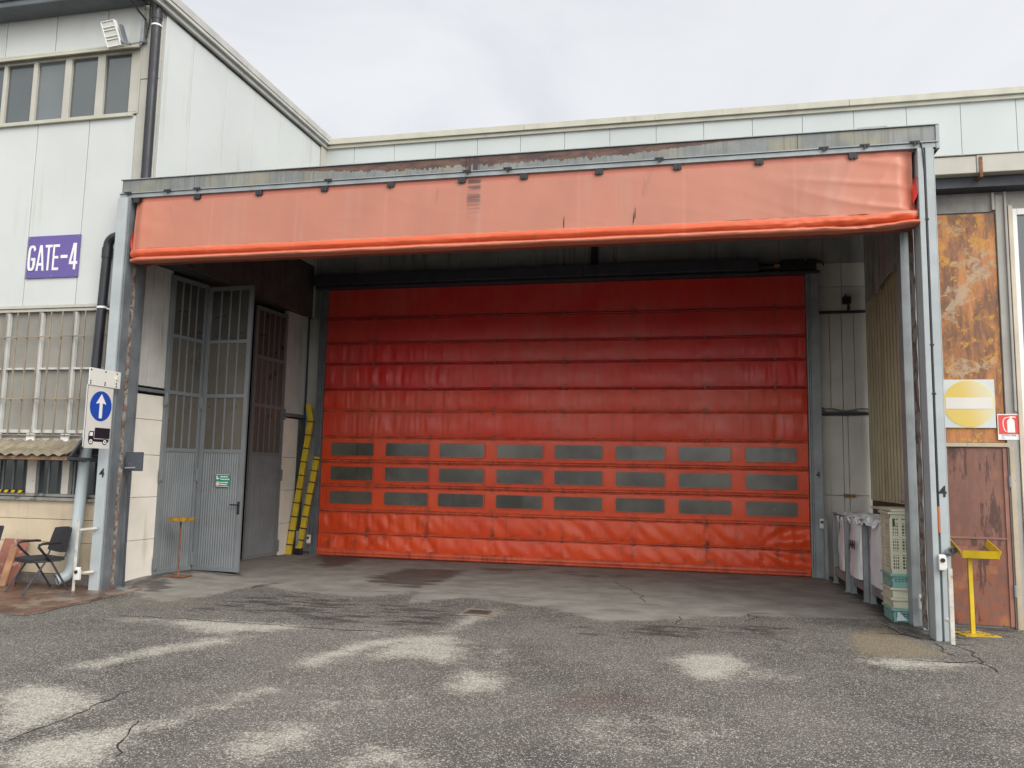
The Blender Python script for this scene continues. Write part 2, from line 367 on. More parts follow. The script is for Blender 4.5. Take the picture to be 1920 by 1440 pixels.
def mat_rustpanel(name, kind):
    mt, t, b, P = new_mat(name)
    n1 = t.noise(P, 3.4, 8, .72, sc=(1.6, 1, .42), dist=.4); n2 = t.noise(P, 7, 6, .7, loc=(3,1,8), dist=.5); n3 = t.noise(P, 1.6, 5, .6, loc=(8,4,5))
    nv = t.noise(P, 1, 5, .7, sc=(12, 1, 1.6))
    if kind == 'upper':
        c = t.mix(t.ramp(n1, .38, .62), (.15,.07,.04), (.46,.19,.06))
        c = t.mix(t.ramp(n2, .5, .62), c, (.52,.27,.06))
        c = t.mix(t.math('MULTIPLY', t.ramp(t.math('ADD', n2, t.math('MULTIPLY', nv, .5)), .84, .92), .9), c, (.13,.06,.04))
        c = t.mix(t.math('MULTIPLY', t.ramp(t.math('ADD', n3, t.math('MULTIPLY', t.math('SUBTRACT', n2, .5), .7)), .60, .72), .7), c, (.40,.33,.24))
        c = t.mix(t.math('MULTIPLY', t.ramp(t.noise(P, 1, 6, .7, sc=(7, 1, 1.1), loc=(1,7,3)), .55, .68), .55), c, (.52,.22,.08))
        c = t.mix(t.math('MULTIPLY', t.ramp(nv, .58, .7), .5), c, (.30,.11,.045))
    else:
        c = t.mix(t.ramp(n1, .35, .65), (.155,.07,.052), (.225,.105,.078))
        sep = t.node('ShaderNodeSeparateXYZ', {0: P})
        lowm = t.ramp(sep.outputs[2], 1.3, .5)
        c = t.mix(t.math('MULTIPLY', lowm, t.ramp(n2, .40, .62)), c, (.26,.085,.04))
        c = t.mix(t.math('MULTIPLY', t.ramp(n3, .53, .6), t.math('ADD', t.math('MULTIPLY', lowm, .3), .35)), c, (.36,.15,.07))
        dk = t.ramp(t.math('ADD', t.math('MULTIPLY', nv, .55), n1), .80, .90)
        c = t.mix(t.math('MULTIPLY', dk, .85), c, (.055,.026,.022))
        c = t.mix(t.math('MULTIPLY', t.ramp(n2, .66, .72), .7), c, (.05,.03,.025))
    t.set(b.inputs['Base Color'], c); t.set(b.inputs['Roughness'], t.ramp(n2, .3, .7, .5, .8))
    bn = t.node('ShaderNodeBump', {'Strength': .25, 'Distance': .01, 'Height': n2}); t.l.new(bn.outputs[0], b.inputs['Normal'])
    return mt
m_rpanel = mat_rustpanel('orange_rust_sheet', 'upper'); m_rdoor = mat_rustpanel('oxide_red_rusty_sheet', 'door')

def mat_ground():
    mt, t, b, P = new_mat('worn_asphalt')
    pale, conc, dark, red, ochre = (t.attr(a) for a in ('pale', 'conc', 'dark', 'red', 'ochre'))
    v1 = t.node('ShaderNodeTexVoronoi', {'Vector': P, 'Scale': 78.0}); v2 = t.node('ShaderNodeTexVoronoi', {'Vector': P, 'Scale': 150.0})
    h1 = t.node('ShaderNodeSeparateColor', {0: v1.outputs['Color']}).outputs[0]; h2 = t.node('ShaderNodeSeparateColor', {0: v2.outputs['Color']}).outputs[1]
    big = t.noise(P, .45, 5, .6); mid = t.noise(P, 2.2, 5, .6, loc=(4,2,0)); fine = t.noise(P, 26, 4, .7)
    base = t.mix(t.ramp(big, .3, .7), (.070,.064,.056), (.165,.154,.136))
    rag = t.noise(P, 5.5, 7, .68, loc=(6,6,0)); strk = t.noise(P, 1, 6, .65, sc=(1.6, 6, 1), loc=(2,8,0))
    base = t.mix(t.ramp(mid, .35, .7, 0, .6), base, (.150,.139,.122))
    base = t.mix(t.ramp(rag, .52, .72, 0, .45), base, (.21,.20,.18))
    stone = t.mix(t.ramp(h2, .1, .9), (.20,.187,.166), (.60,.575,.53))
    fst = t.math('MULTIPLY', t.ramp(h1, t.ramp(big, .3, .7, .62, .36) if False else .46, .70), t.ramp(v1.outputs['Distance'], .62, .35))
    c = t.mix(t.math('MULTIPLY', fst, .72), base, stone)
    c = t.mix(t.math('MULTIPLY', t.ramp(h2, .45, .15), .68), c, (.022,.019,.016))
    # smooth trafficked concrete under the canopy
    sm = t.mix(t.ramp(mid, .3, .72), (.185,.174,.155), (.275,.260,.232))
    sm = t.mix(t.math('MULTIPLY', t.ramp(fine, .5, .75), .35), sm, (.22,.205,.18))
    sm = t.mix(t.math('MULTIPLY', t.ramp(t.noise(P, 1, 5, .6, sc=(.8, 3, 1)), .55, .72), .4), sm, (.06,.055,.05))
    warp = t.math('ADD', t.math('ADD', t.math('MULTIPLY', t.math('SUBTRACT', mid, .5), .5), t.math('MULTIPLY', t.math('SUBTRACT', fine, .5), .6)), t.math('ADD', t.math('MULTIPLY', t.math('SUBTRACT', rag, .5), 1.0), t.math('MULTIPLY', t.math('SUBTRACT', strk, .5), .6)))
    fc = t.ramp(t.math('ADD', t.math('ADD', conc, t.math('MULTIPLY', warp, .85)), t.math('MULTIPLY', t.math('SUBTRACT', h1, .5), .25)), .40, .60)
    c = t.mix(fc, c, sm)
    pal = t.mix(t.ramp(h2, .2, .9), (.33,.31,.265), (.58,.555,.485))
    pal = t.mix(t.math('MULTIPLY', t.ramp(h1, .4, .1), .45), pal, (.10,.095,.085))
    fp = t.math('MULTIPLY', t.ramp(t.math('ADD', t.math('ADD', pale, t.math('MULTIPLY', warp, 1.0)), t.math('MULTIPLY', t.math('SUBTRACT', h1, .5), .26)), .14, .88), .8)
    c = t.mix(fp, c, pal)
    fo = t.math('MULTIPLY', t.ramp(t.math('ADD', ochre, t.math('MULTIPLY', warp, .7)), .35, .8), .55)
    c = t.mix(fo, c, t.mix(h2, (.17,.13,.075), (.30,.24,.14)))
    fr = t.math('MULTIPLY', t.ramp(t.math('ADD', red, t.math('MULTIPLY', warp, .9)), .35, .9), .4)
    c = t.mix(fr, c, (.115,.055,.040))
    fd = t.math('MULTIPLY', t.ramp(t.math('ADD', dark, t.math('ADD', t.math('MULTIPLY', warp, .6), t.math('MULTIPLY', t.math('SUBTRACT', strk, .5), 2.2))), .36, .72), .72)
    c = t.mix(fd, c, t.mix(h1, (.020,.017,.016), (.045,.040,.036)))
    t.set(b.inputs['Base Color'], c)
    t.set(b.inputs['Roughness'], t.math('SUBTRACT', .88, t.math('MULTIPLY', fd, .32)))
    b.inputs['Specular IOR Level'].default_value = .35
    hh = t.math('ADD', t.math('MULTIPLY', v1.outputs['Distance'], t.math('SUBTRACT', 1, t.math('MULTIPLY', fc, .8))), t.math('MULTIPLY', fine, .5))
    bn = t.node('ShaderNodeBump', {'Strength': .45, 'Distance': .008, 'Height': hh}); t.l.new(bn.outputs[0], b.inputs['Normal'])
    return mt
m_ground = mat_ground()
m_crack = M('crack_fill', (.018,.016,.014), .95, var=.3, bump=.3)

# ------------------------------------------------------------------ world and sun
def world():
    w = bpy.data.worlds.new('World'); S.world = w; w.use_nodes = True
    t = NT(w.node_tree); bg = w.node_tree.nodes['Background']
    sky = t.node('ShaderNodeTexSky', sky_type='NISHITA', sun_disc=False, sun_elevation=R(38), sun_rotation=R(128), air_density=1.0, dust_density=3.0)
    P = t.node('ShaderNodeTexCoord').outputs['Generated']
    n1 = t.noise(P, 2.6, 7, .55, sc=(1, 1, 2.2), dist=.6); n2 = t.noise(P, 1.1, 3, .5, loc=(3,1,2))
    v = t.math('ADD', t.math('MULTIPLY', n1, .7), t.math('MULTIPLY', n2, .3))
    cl = t.mix(t.ramp(v, .34, .62), (6.9,7.05,7.45), (8.1,8.22,8.55))
    # glow added to the sky behind the camera, brightens walls and canopy interior
    dt = t.node('ShaderNodeVectorMath', {0: P, 1: (math.sin(R(150))*math.cos(R(25)), math.cos(R(150))*math.cos(R(25)), math.sin(R(25)))}, operation='DOT_PRODUCT').outputs['Value']
    cl = t.mix(1.0, cl, t.node('ShaderNodeCombineColor', {0: t.ramp(dt, .1, 1.0, 1.0, 2.7), 1: t.ramp(dt, .1, 1.0, 1.0, 2.62), 2: t.ramp(dt, .1, 1.0, 1.0, 2.45)}).outputs[0], 'MULTIPLY')
    c = t.mix(.93, sky.outputs[0], cl)
    t.set(bg.inputs['Color'], c); bg.inputs['Strength'].default_value = WORLD_STRENGTH
WORLD_STRENGTH, SUN, EXPOSURE = .082, 1.5, .46
world()
sl = bpy.data.lights.new('sun', 'SUN'); sl.energy = SUN; sl.angle = R(32); sl.color = (1, .965, .91)
so = bpy.data.objects.new('sun', sl); C.objects.link(so)
az, el = R(128), R(38)   # sun stands behind the camera, to the right
sd = Vector((math.sin(az)*math.cos(el), math.cos(az)*math.cos(el), math.sin(el)))
so.rotation_euler = sd.to_track_quat('Z', 'Y').to_euler(); so.location = sd*50
vs = S.view_settings; vs.view_transform = 'Standard'; vs.look = 'None'; vs.exposure = EXPOSURE; vs.gamma = 1; vs.use_curve_mapping = False

# ------------------------------------------------------------------ ground
def poly_sdf(px, py, poly):
    n = len(poly); d = np.full(px.shape, 1e9); inside = np.zeros(px.shape, bool)
    for i in range(n):
        ax, ay = poly[i]; bx, by = poly[(i+1) % n]
        ex, ey = bx-ax, by-ay; wx, wy = px-ax, py-ay
        tt = np.clip((wx*ex+wy*ey)/(ex*ex+ey*ey+1e-12), 0, 1)
        d = np.minimum(d, np.hypot(wx-ex*tt, wy-ey*tt))
        c = ((ay > py) != (by > py)) & (px < (bx-ax)*(py-ay)/(by-ay+1e-12)+ax)
        inside ^= c
    return np.where(inside, -d, d)
def gpoly(pts): return [tuple(G(x, y))[:2] for x, y in pts]
def build_ground():
    xs = np.concatenate([[-400,-150,-60,-30,-18], np.arange(-12, 7.01, .055), [12,25,60,150,400]])
    ys = np.concatenate([[-400,-150,-60,-20,-6,0], np.arange(2.6, 16.0, .055), [18,25,60,150,400]])
    gx, gy = np.meshgrid(xs, ys); nx, ny = len(xs), len(ys)
    z = np.zeros_like(gx)
    def ss(a, b, v): q = np.clip((v-a)/(b-a), 0, 1); return q*q*(3-2*q)
    z += .045*ss(-6.8, -7.9, gx)*ss(10.3, 11.0, gy)
    z += .012*np.sin(gx*1.3+gy*.7)*ss(9, 7, gy)*0
    me = bpy.data.meshes.new('ground')
    co_ = np.stack([gx, gy, z], -1).reshape(-1, 3)
    j, i = np.meshgrid(np.arange(ny-1), np.arange(nx-1), indexing='ij'); a = (j*nx+i).ravel()
    q = np.stack([a, a+1, a+nx+1, a+nx], 1)
    verts = co_; faces = q.tolist(); mi = [0]*len(faces)
    vl = verts.tolist()
    # cracks: ragged dark ribbons lying 3 mm above
    cracks = [[(0,1392),(60,1374),(130,1345),(200,1311),(268,1286)], [(196,1428),(226,1398),(243,1376),(250,1362),(264,1350)],
              [(1655,1167),(1690,1190),(1720,1196),(1788,1205),(1815,1222),(1845,1242),(1875,1262)], [(1705,1236),(1750,1240),(1790,1242),(1842,1241)],
              [(1640,1186),(1700,1192),(1735,1200)], [(215,1154),(330,1160),(420,1166),(520,1172),(640,1181),(720,1185)],
              [(1150,1092),(1180,1105),(1200,1118),(1212,1130)], [(835,1112),(960,1119),(1100,1127),(1240,1135)], [(560,1100),(700,1108),(820,1112)],
              [(1395,1165),(1430,1158),(1400,1152),(1440,1150)], [(1275,1155),(1272,1166),(1268,1172)], [(470,1103),(490,1097),(530,1093)],
              [(1790,1232),(1760,1212),(1750,1204)], [(640,1078),(860,1093),(1060,1101),(1300,1112)], [(0,1156),(52,1155),(110,1142),(215,1119),(232,1114)]]
    wd = [.008,.008,.012,.014,.016,.012,.010,.009,.008,.010,.010,.016,.009,.007,.018]
    for cpts, w in zip(cracks, wd):
        pts = [G(*p) for p in cpts]; fine = []
        for p, q2 in zip(pts, pts[1:]):
            n = max(2, int((q2-p).length/.06))
            for k in range(n): fine.append(p.lerp(q2, k/n))
        fine.append(pts[-1]); o = len(vl)
        for k, p in enumerate(fine):
            d = (fine[min(k+1, len(fine)-1)]-fine[max(k-1, 0)]); d.z = 0; d.normalize(); s_ = Vector((-d.y, d.x, 0))
            off = s_*(mnoise.noise(Vector((p.x*4, p.y*4, w*99)))*.06+.03*mnoise.noise(Vector((p.x*19, p.y*19, w*50)))+random.uniform(-.010,.010))
            ww = w*(.35+1.1*abs(mnoise.noise(Vector((p.x*7, p.y*7, 3)))))*(1 if 0 < k < len(fine)-1 else .1)
            for sg in (-1, 1): vl.append(tuple(p+off+s_*ww*sg+Vector((0,0,.004+(.045*sstep(-6.8,-7.9,p.x)*sstep(10.3,11,p.y))))))
        for k in range(len(fine)-1):
            faces.append([o+2*k, o+2*k+1, o+2*k+3, o+2*k+2]); mi.append(1)
    me.from_pydata(vl, [], faces); me.materials.append(m_ground); me.materials.append(m_crack)
    me.polygons.foreach_set('material_index', mi)
    px, py = verts[:,0], verts[:,1]
    def field(polys, soft):
        out = np.zeros(len(px))
        for pl in polys:
            amt = 1.0
            if isinstance(pl, tuple): pl, amt = pl
            out = np.maximum(out, amt*np.clip(.5-poly_sdf(px, py, gpoly(pl))/soft, 0, 1))
        return out
    pale = field([
        ([(0,1300),(60,1283),(120,1287),(150,1300),(178,1318),(140,1334),(60,1370),(0,1388)], .95),
        ([(0,1412),(80,1385),(180,1370),(250,1355),(280,1362),(240,1388),(190,1428),(160,1440),(0,1440)], .95),
        ([(140,1250),(200,1232),(300,1212),(400,1195),(455,1193),(430,1207),(330,1220),(230,1240),(180,1253)], .85),
        ([(300,1165),(380,1163),(555,1172),(550,1180),(440,1186),(390,1185),(330,1172)], .95), ([(220,1160),(285,1161),(280,1166),(225,1164)], .8),
        ([(560,1246),(590,1230),(650,1210),(690,1201),(760,1196),(830,1190),(836,1194),(700,1212),(640,1232),(585,1250)], 1.0),
        ([(680,1240),(720,1207),(780,1190),(850,1190),(880,1215),(870,1232),(830,1244),(790,1236),(740,1230),(700,1238)], .78),
        ([(845,1265),(880,1258),(930,1262),(935,1280),(905,1297),(860,1295),(848,1280)], .88),
        ([(258,1372),(330,1345),(420,1315),(510,1285),(517,1292),(440,1322),(350,1347),(290,1374)], .82),
        ([(430,1395),(480,1370),(560,1352),(620,1360),(600,1385),(540,1410),(470,1435),(440,1430)], .72),
        ([(1262,1235),(1300,1226),(1370,1227),(1400,1245),(1380,1265),(1330,1277),(1285,1262)], .95), ([(1380,1240),(1440,1255),(1500,1272),(1420,1275),(1370,1270)], .5),
        ([(1600,1235),(1680,1234),(1760,1240),(1835,1245),(1760,1252),(1690,1255),(1640,1246)], .92),
        ([(620,1440),(690,1398),(760,1405),(820,1440)], .7), ([(590,1322),(630,1318),(640,1327),(600,1332)], .6),
        ([(835,1183),(875,1152),(935,1140),(938,1152),(885,1166),(842,1186)], .8), ([(920,1245),(940,1232),(932,1218),(940,1215),(948,1232),(930,1250)], .7),
        ([(690,1187),(720,1178),(722,1182),(700,1190)], .7), ([(150,1398),(190,1380),(210,1384),(165,1410)], .6), ([(1820,1330),(1920,1330),(1920,1420),(1850,1400)], .3),
        ([(1050,1350),(1250,1330),(1400,1370),(1300,1420),(1100,1420)], .33), ([(560,1290),(700,1270),(840,1330),(700,1350)], .25),
        ], .42)
    conc = field([[(225,1100),(300,1129),(380,1120),(480,1098),(520,1104),(620,1115),(700,1119),(780,1111),(765,1131),(870,1121),(960,1131),(1040,1141),(1085,1156),(1150,1166),(1250,1163),(1330,1156),(1440,1155),(1650,1163),(1640,1140),(1570,1096),(1535,1080),(1515,1060),(601,1030),(510,1030),(330,1050),(270,1078)]], .5)
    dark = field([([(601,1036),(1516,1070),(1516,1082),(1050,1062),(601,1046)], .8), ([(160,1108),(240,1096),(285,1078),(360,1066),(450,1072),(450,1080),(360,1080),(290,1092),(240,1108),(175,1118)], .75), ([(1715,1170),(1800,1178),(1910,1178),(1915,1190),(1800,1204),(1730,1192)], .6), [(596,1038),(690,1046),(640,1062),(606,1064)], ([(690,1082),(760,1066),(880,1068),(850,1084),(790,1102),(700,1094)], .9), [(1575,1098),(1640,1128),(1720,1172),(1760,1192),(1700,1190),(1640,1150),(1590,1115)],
        ([(255,1095),(330,1088),(320,1106),(270,1112)], .8), ([(890,1062),(1020,1066),(1000,1074),(900,1074)], .6), ([(1040,1070),(1250,1076),(1200,1086),(1050,1082)], .5),  # first patch: shadow at the door leaf and sign base, painted in
        ([(330,1150),(420,1118),(560,1112),(640,1122),(740,1120),(760,1140),(880,1130),(860,1165),(800,1185),(560,1168),(430,1150)], .50), ([(1060,1170),(1250,1172),(1440,1165),(1540,1190),(1400,1200),(1100,1196)], .5), ([(470,1100),(496,1094),(540,1092),(500,1100)], .8)], .5)
    red = field([([(980,1320),(1100,1285),(1240,1290),(1260,1325),(1120,1345)], .8), ([(960,1370),(1010,1365),(1010,1395),(960,1400)], .8), ([(1780,1415),(1880,1405),(1920,1430),(1800,1440)], .7), ([(700,1250),(900,1300),(1000,1280),(960,1240)], .3)], .8)
    ochre = field([[(1590,1190),(1660,1172),(1720,1205),(1780,1225),(1720,1236),(1600,1230)], ([(250,1110),(420,1115),(400,1145),(250,1140),(150,1145)], .5)], .5)
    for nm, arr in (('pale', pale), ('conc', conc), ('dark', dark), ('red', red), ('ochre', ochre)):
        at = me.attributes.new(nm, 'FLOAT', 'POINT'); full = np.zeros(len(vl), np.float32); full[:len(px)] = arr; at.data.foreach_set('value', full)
    o = bpy.data.objects.new('ground', me); C.objects.link(o)
    tag(o, 'worn dark asphalt yard with pale dusty patches and cracks', 'ground', kind='structure')
build_ground()
mb = MB(); mb.hexa([(-14,7.95,.0),(-7.47,7.95,.0),(-7.47,10.0,.0),(-14,10.0,.0),(-14,7.95,.018),(-7.475,7.955,.018),(-7.475,10.0,.018),(-14,10.0,.018)])
sl_ = mb.build('pavement', m_slab); tag(sl_, 'wet reddish concrete strip along the left building', 'pavement', kind='structure')

# ------------------------------------------------------------------ left building
FL = Fr((0,10), (1,10), (0,-1))            # front plane, s = X
FS = Fr((-7.75,10), (-7.63,15.3), (1,0))    # upper side wall
FI = Fr((-8.2,10.4), (-7.71,15.25), (1,0))  # recessed inner side wall
ob = thing('workshop_building', 'white panelled industrial building at the left with ribbon windows', 'building', (-8,10,0))
# upper front panels
mb = MB()
seams = [-8.98+.0-.94*k for k in range(7)]
edges = [-8.14]+[-8.96-.94*k for k in range(7)]
for a, b_ in zip(edges[1:], edges[:-1]):
    FL.box(mb, a+.006, b_-.006, -.06, 0, 4.13, 7.04)
    FL.box(mb, a+.19+.006, b_+.19-.006 if b_ < -8.2 else b_-.006, -.06, 0, 8.16, 8.98)
mb.build('cladding', m_white, ob, bevel=.006)
mb = MB()
FL.box(mb, -14.6, -8.26, -.3, -.07, 0.0, 1.2); FL.box(mb, -14.6, -8.26, -.3, -.07, 2.07, 4.9); FL.box(mb, -14.6, -8.14, -.3, -.205, 1.201, 2.069); FL.box(mb, -14.6, -7.78, -.3, -.07, 4.901, 9.0); FL.box(mb, -14.6, -14.4, -5.3, -.31, 0, 8.7); FL.box(mb, -14.4, -9.9, -5.3, -5.1, 0, 8.7)      # structural core behind panels
FL.box(mb, -14.6, -7.86, -5.2, -.31, 8.7, 8.95)    # roof slab
mb.build('core_wall', m_grime, ob)
mb = MB(); FL.box(mb, -8.13, -7.80, -.06, .015, 5.2, 7.60); FL.box(mb, -8.13, -7.80, -.06, .019, 7.61, 8.74); FL.box(mb, -7.835, -7.79, .02, .05, 5.2, 8.76); FL.box(mb, -8.13,-8.10,.02,.028,7.06,8.7)
mb.build('corner_trim', m_trim, ob, bevel=.006)
# ribbon window
mb = MB()
FL.box(mb, -14.5, -8.12, -.02, .10, 8.13, 8.16); FL.box(mb, -14.5, -8.12, .06, .10, 8.09, 8.13)
FL.box(mb, -14.5, -8.19, -.02, .05, 7.02, 7.07)
mb.build('window_flashing', m_cope, ob, bevel=.004)
mull = [(-10.63,-10.56),(-10.07,-9.99),(-9.48,-9.36),(-8.89,-8.75)]
mull = [(-12.9,-12.78),(-12.3,-12.22),(-11.75,-11.63),(-11.2,-11.1)]+mull
win = MB()
for a, b_ in mull: FL.box(win, a, b_, -.05, .012, 7.075, 8.12)
FL.box(win, -14.4, -8.14, -.05, .008, 8.06, 8.125); FL.box(win, -14.4, -8.14, -.05, .008, 7.071, 7.10); FL.box(win, -8.29, -8.14, -.05, .011, 7.1, 8.06)
fr_ = win.build('window', m_trim, ob, bevel=.004)
prev = -14.4
for a, b_ in mull+[(-8.29, 0)]:
    g = MB(); FL.box(g, prev+.002, a-.002, -.045, -.03, 7.09, 8.07); 
    g.build('pane', m_glass if len(fr_.children) % 3 else m_glass2, fr_); prev = b_
# band at bottom of cladding, glazed band with grille
mb = MB(); FL.box(mb, -14.6, -8.1, -.05, .03, 4.08, 4.125); FL.box(mb, -14.6, -8.14, -.05, .01, 4.03, 4.075)
mb.build('drip_flashing', m_trim, ob, bevel=.004)
gl = MB(); FL.box(gl, -14.6, -8.14, -.1, -.065, 2.12, 4.06); glo = gl.build('glazing', m_frost2, ob)
mb = MB()
k = 0
x_ = -8.325
while x_ > -14.5:
    w_ = .045
    FL.box(mb, x_-w_/2, x_+w_/2, -.06, 0, 2.2, 4.02); x_ -= .6
for zc, h_ in ((3.16,.03),(2.215,.05)): FL.box(mb, -14.6, -8.14, -.058, -.004, zc-h_/2, zc+h_/2)
mb.build('window_bars', M('chalky_white_bar', (.50,.51,.49), .55, var=.1, streak=((.3,.28,.24), .56, .5, 9), bump=.05), ob, bevel=.003).name = 'glazing_bar'
mb = MB(); x_ = -8.13
while x_ > -14.5:
    FL.box(mb, x_-.008, x_+.008, .02, .036, 2.14, 4.03); x_ -= .2
for zc in (3.64, 2.70, 2.16): FL.box(mb, -14.6, -8.14, .038, .054, zc-.009, zc+.009)
mb.build('security_grille', M('grille_tan_steel', (.25,.21,.16), .6, var=.25, bump=.1), ob)
mb = MB(); 
for xx in (-8.325-.6*k for k in range(1, 9)):
    mb = MB(); FL.box(mb, xx-.07, xx+.07, .0, .03, 2.06, 2.18); mb.build('window_foot', m_letter, ob, bevel=.004)
# lower windows
mb = MB(); FL.box(mb, -14.6, -8.14, -.2, -.12, 1.25, 2.06); mb.build('lower_glass', m_glass, ob).name = 'pane'
mb = MB()
for a, b_ in ((-9.59,-9.43),(-8.98,-8.86),(-10.3,-10.14),(-11,-10.85),(-11.7,-11.55),(-12.5,-12.35)):
    mb = MB(); FL.box(mb, a, b_, -.118, -.04, 1.3, 2.06); mb.build('mullion', m_conc, ob, bevel=.005)
mb = MB()
for xx in (-8.24,-8.55,-8.74,-9.18,-9.36,-9.80,-9.98,-10.4,-10.6,-11.1,-11.3,-11.9,-12.1): FL.box(mb, xx-.014, xx+.014, -.035, -.010, 1.28, 2.06)
FL.box(mb, -14.6, -8.14, -.034, -.012, 1.86, 1.885)
mb.build('window_bars', m_galvd, ob).name = 'window_bar'
mb = MB(); FL.box(mb, -14.6, -8.14, -.2, .06, 1.20, 1.25); FL.box(mb, -14.6, -8.14, -.2, .03, 1.26, 1.30); mb.build('sill', M('grey_concrete_sill', (.27,.27,.25), .8, var=.2, spots=((.08,.07,.06), .55, .8, 5), bump=.3), ob, bevel=.006)
mb = MB()
def basewall(u, v): return FL.p(u, .006*mnoise.noise(Vector((u*1.7, v*2.2, 0))), v)
for z0, z1 in ((.16,.60),(.606,.93),(.936,1.2)): FL.box(mb, -14.6, -8.14, -.2, .0, z0, z1)
mb.build('base_wall', m_beige, ob, bevel=.006)
mb = MB(); FL.box(mb, -14.6, -8.14, -.2, .05, .0, .155); mb.build('plinth', M('dark_damp_plinth', (.14,.12,.11), .8, var=.35, scale=4, spots=((.32,.3,.28), .6, .7, 5), bump=.3), ob, bevel=.01)
# side wall upper
mb = MB(); a = 0.03
ed = [.03, .72]+[.72+.9*k for k in range(1, 6)]; ed[-1] = 5.06
for a, b_ in zip(ed[:-1], ed[1:]): FS.box(mb, a+.004, b_-.004, -.05, 0, 6.0, 8.62)
mb.build('cladding', m_white, ob, bevel=.005)
mb = MB()
for k in range(17): FS.box(mb, .03+k*.30+.004, .03+(k+1)*.30-.004, -.05, -.006+.005*(k % 2), 4.9, 5.99)
mb.build('lower_cladding', M('dark_brown_cladding', (.085,.075,.072), .65, var=.2, streak=((.04,.035,.035), .55, .6, 6), bump=.05), ob, bevel=.004)  # cladding below the canopy roof, much darker than the wall above
mb = MB(); FS.box(mb, 0.02, 5.25, -.42, -.056, 4.905, 6.495); mb.build('cladding_backing', m_roofdk, ob)
mb = MB(); FS.box(mb, 0.02, 5.25, -.35, -.052, 6.5, 8.7); mb.build('core_wall', m_inner, ob)
mb = MB(); FS.box(mb, 5.07, 5.31, -.05, .03, 4.9, 8.655); mb.build('corner_trim', m_trim, ob, bevel=.005)
mb = MB()
for a0, a1, dz in ((-.4,2.0,.0),(2.01,4.0,-.004),(4.01,5.42,-.002)):
    FS.box(mb, a0, a1, -.3, .14, 8.80+dz, 8.93+dz); FS.box(mb, a0, a1, .01, .07, 8.66+dz, 8.796+dz)
FS.box(mb, -.4, 5.29, .071, .13, 8.735, 8.793)
mb.build('coping', M('grey_verge_flashing', (.43,.43,.40), .55, var=.1, streak=((.25,.24,.2), .6, .4, 6), bump=.05), ob, bevel=.008)
mb = MB(); g0 = []
FL.box(mb, -14.8, -8.0, .01, .38, 8.80, 8.96); FL.box(mb, -14.8, -8.0, .34, .42, 8.90, 9.02); 
mb.build('gutter', m_darkgut, ob, bevel=.02)
# recessed inner side wall
mb = MB(); FI.box(mb, 0, .74, -.15, 0, .0, .60); FI.box(mb, 0, .74, -.15, 0, .606, 1.25); FI.box(mb, 0, .74, -.15, 0, 1.256, 1.9); FI.box(mb, 0, .74, -.15, 0, 1.906, 2.45); FI.box(mb, 0, .74, -.15, 0, 2.456, 2.84)
mb.build('concrete_panel', m_conc, ob, bevel=.006); mb = MB()
for z0, z1 in ((0,.65),(.656,1.3),(1.306,1.95),(1.956,2.74)): FI.box(mb, 4.02, 4.5, -.15, 0, z0, z1)
mb.build('concrete_panel', m_conc, ob, bevel=.006)
mb = MB(); 
for i in range(7): FI.box(mb, i*.106+.003, (i+1)*.106-.003, -.1, -.01+.006*(i % 2), 2.97, 4.9)
mb.build('ribbed_cladding', m_inner, ob, bevel=.004); mb = MB()
for i in range(6): FI.box(mb, 3.98+i*.12+.003, 3.98+(i+1)*.12-.003, -.1, -.01+.006*(i % 2), 2.84, 4.9)
mb.build('ribbed_cladding', m_inner, ob, bevel=.004)
mb = MB(); FI.box(mb, -.05, .76, -.1, .05, 2.88, 2.93); mb.build('ledge', m_galvd, ob, bevel=.006); mb = MB(); FI.box(mb, 3.95, 4.72, -.1, .05, 2.77, 2.82); mb.build('ledge', m_galvd, ob, bevel=.006)
mb = MB(); FI.box(mb, -.3, 5.3, -1.6, -1.5, 0, 4.9); FI.box(mb, -.3, 5.3, -1.6, -.02, 4.91, 5.0); FI.box(mb, 4.5, 5.3, -.35, -.26, 0, 4.9); FI.box(mb, 5.2, 5.3, -1.5, -.36, 0, 4.9); FI.box(mb, -.3, -.2, -1.5, -.16, 0, 4.9); FI.box(mb, .0, .7, -.3, -.16, 0, 4.9)
mb.build('interior_wall', M('dark_interior', (.07,.07,.075), .8, var=.3, bump=.1), ob)
mb = MB(); FI.box(mb, 4.52, 4.72, -.25, -.05, 0, 2.75); FI.box(mb, 4.725, 4.95, -.255, -.12, 0, 4.9); mb.build('frame_post', m_galvd, ob, bevel=.005)

# ------------------------------------------------------------------ awning over the low windows
aw = thing('awning', 'corrugated weathered awning over the low barred windows', 'awning', (-9.6,9.7,1.9))
mb = MB()
def awf(u, v):
    d = .02+.52*v; zz = 2.09-.22*v+.016*math.sin(u*2*math.pi/.177)+.006*mnoise.noise(Vector((u*3, v*3, 1)))
    if v > .97: d += .015*mnoise.noise(Vector((u*6, 0, 4)))
    return FL.p(u, d, zz)
us = np.linspace(-14, -8.42, 480)
mb.grid(awf, us, np.linspace(0, 1, 12))
def awf2(u, v): q = awf(u, v); return q-Vector((0,0,.009))
mb.grid(awf2, us, np.linspace(0, 1, 12))
mb.grid(lambda u, v: awf(u, 1)-Vector((0,0,.009*v)), us, [0, 1])
mb.build('roof_sheet', m_eternit, aw, smooth=True)
mb = MB(); FL.box(mb, -14, -8.44, .44, .50, 1.79, 1.845); mb.build('beam', m_beamw, aw, bevel=.008)
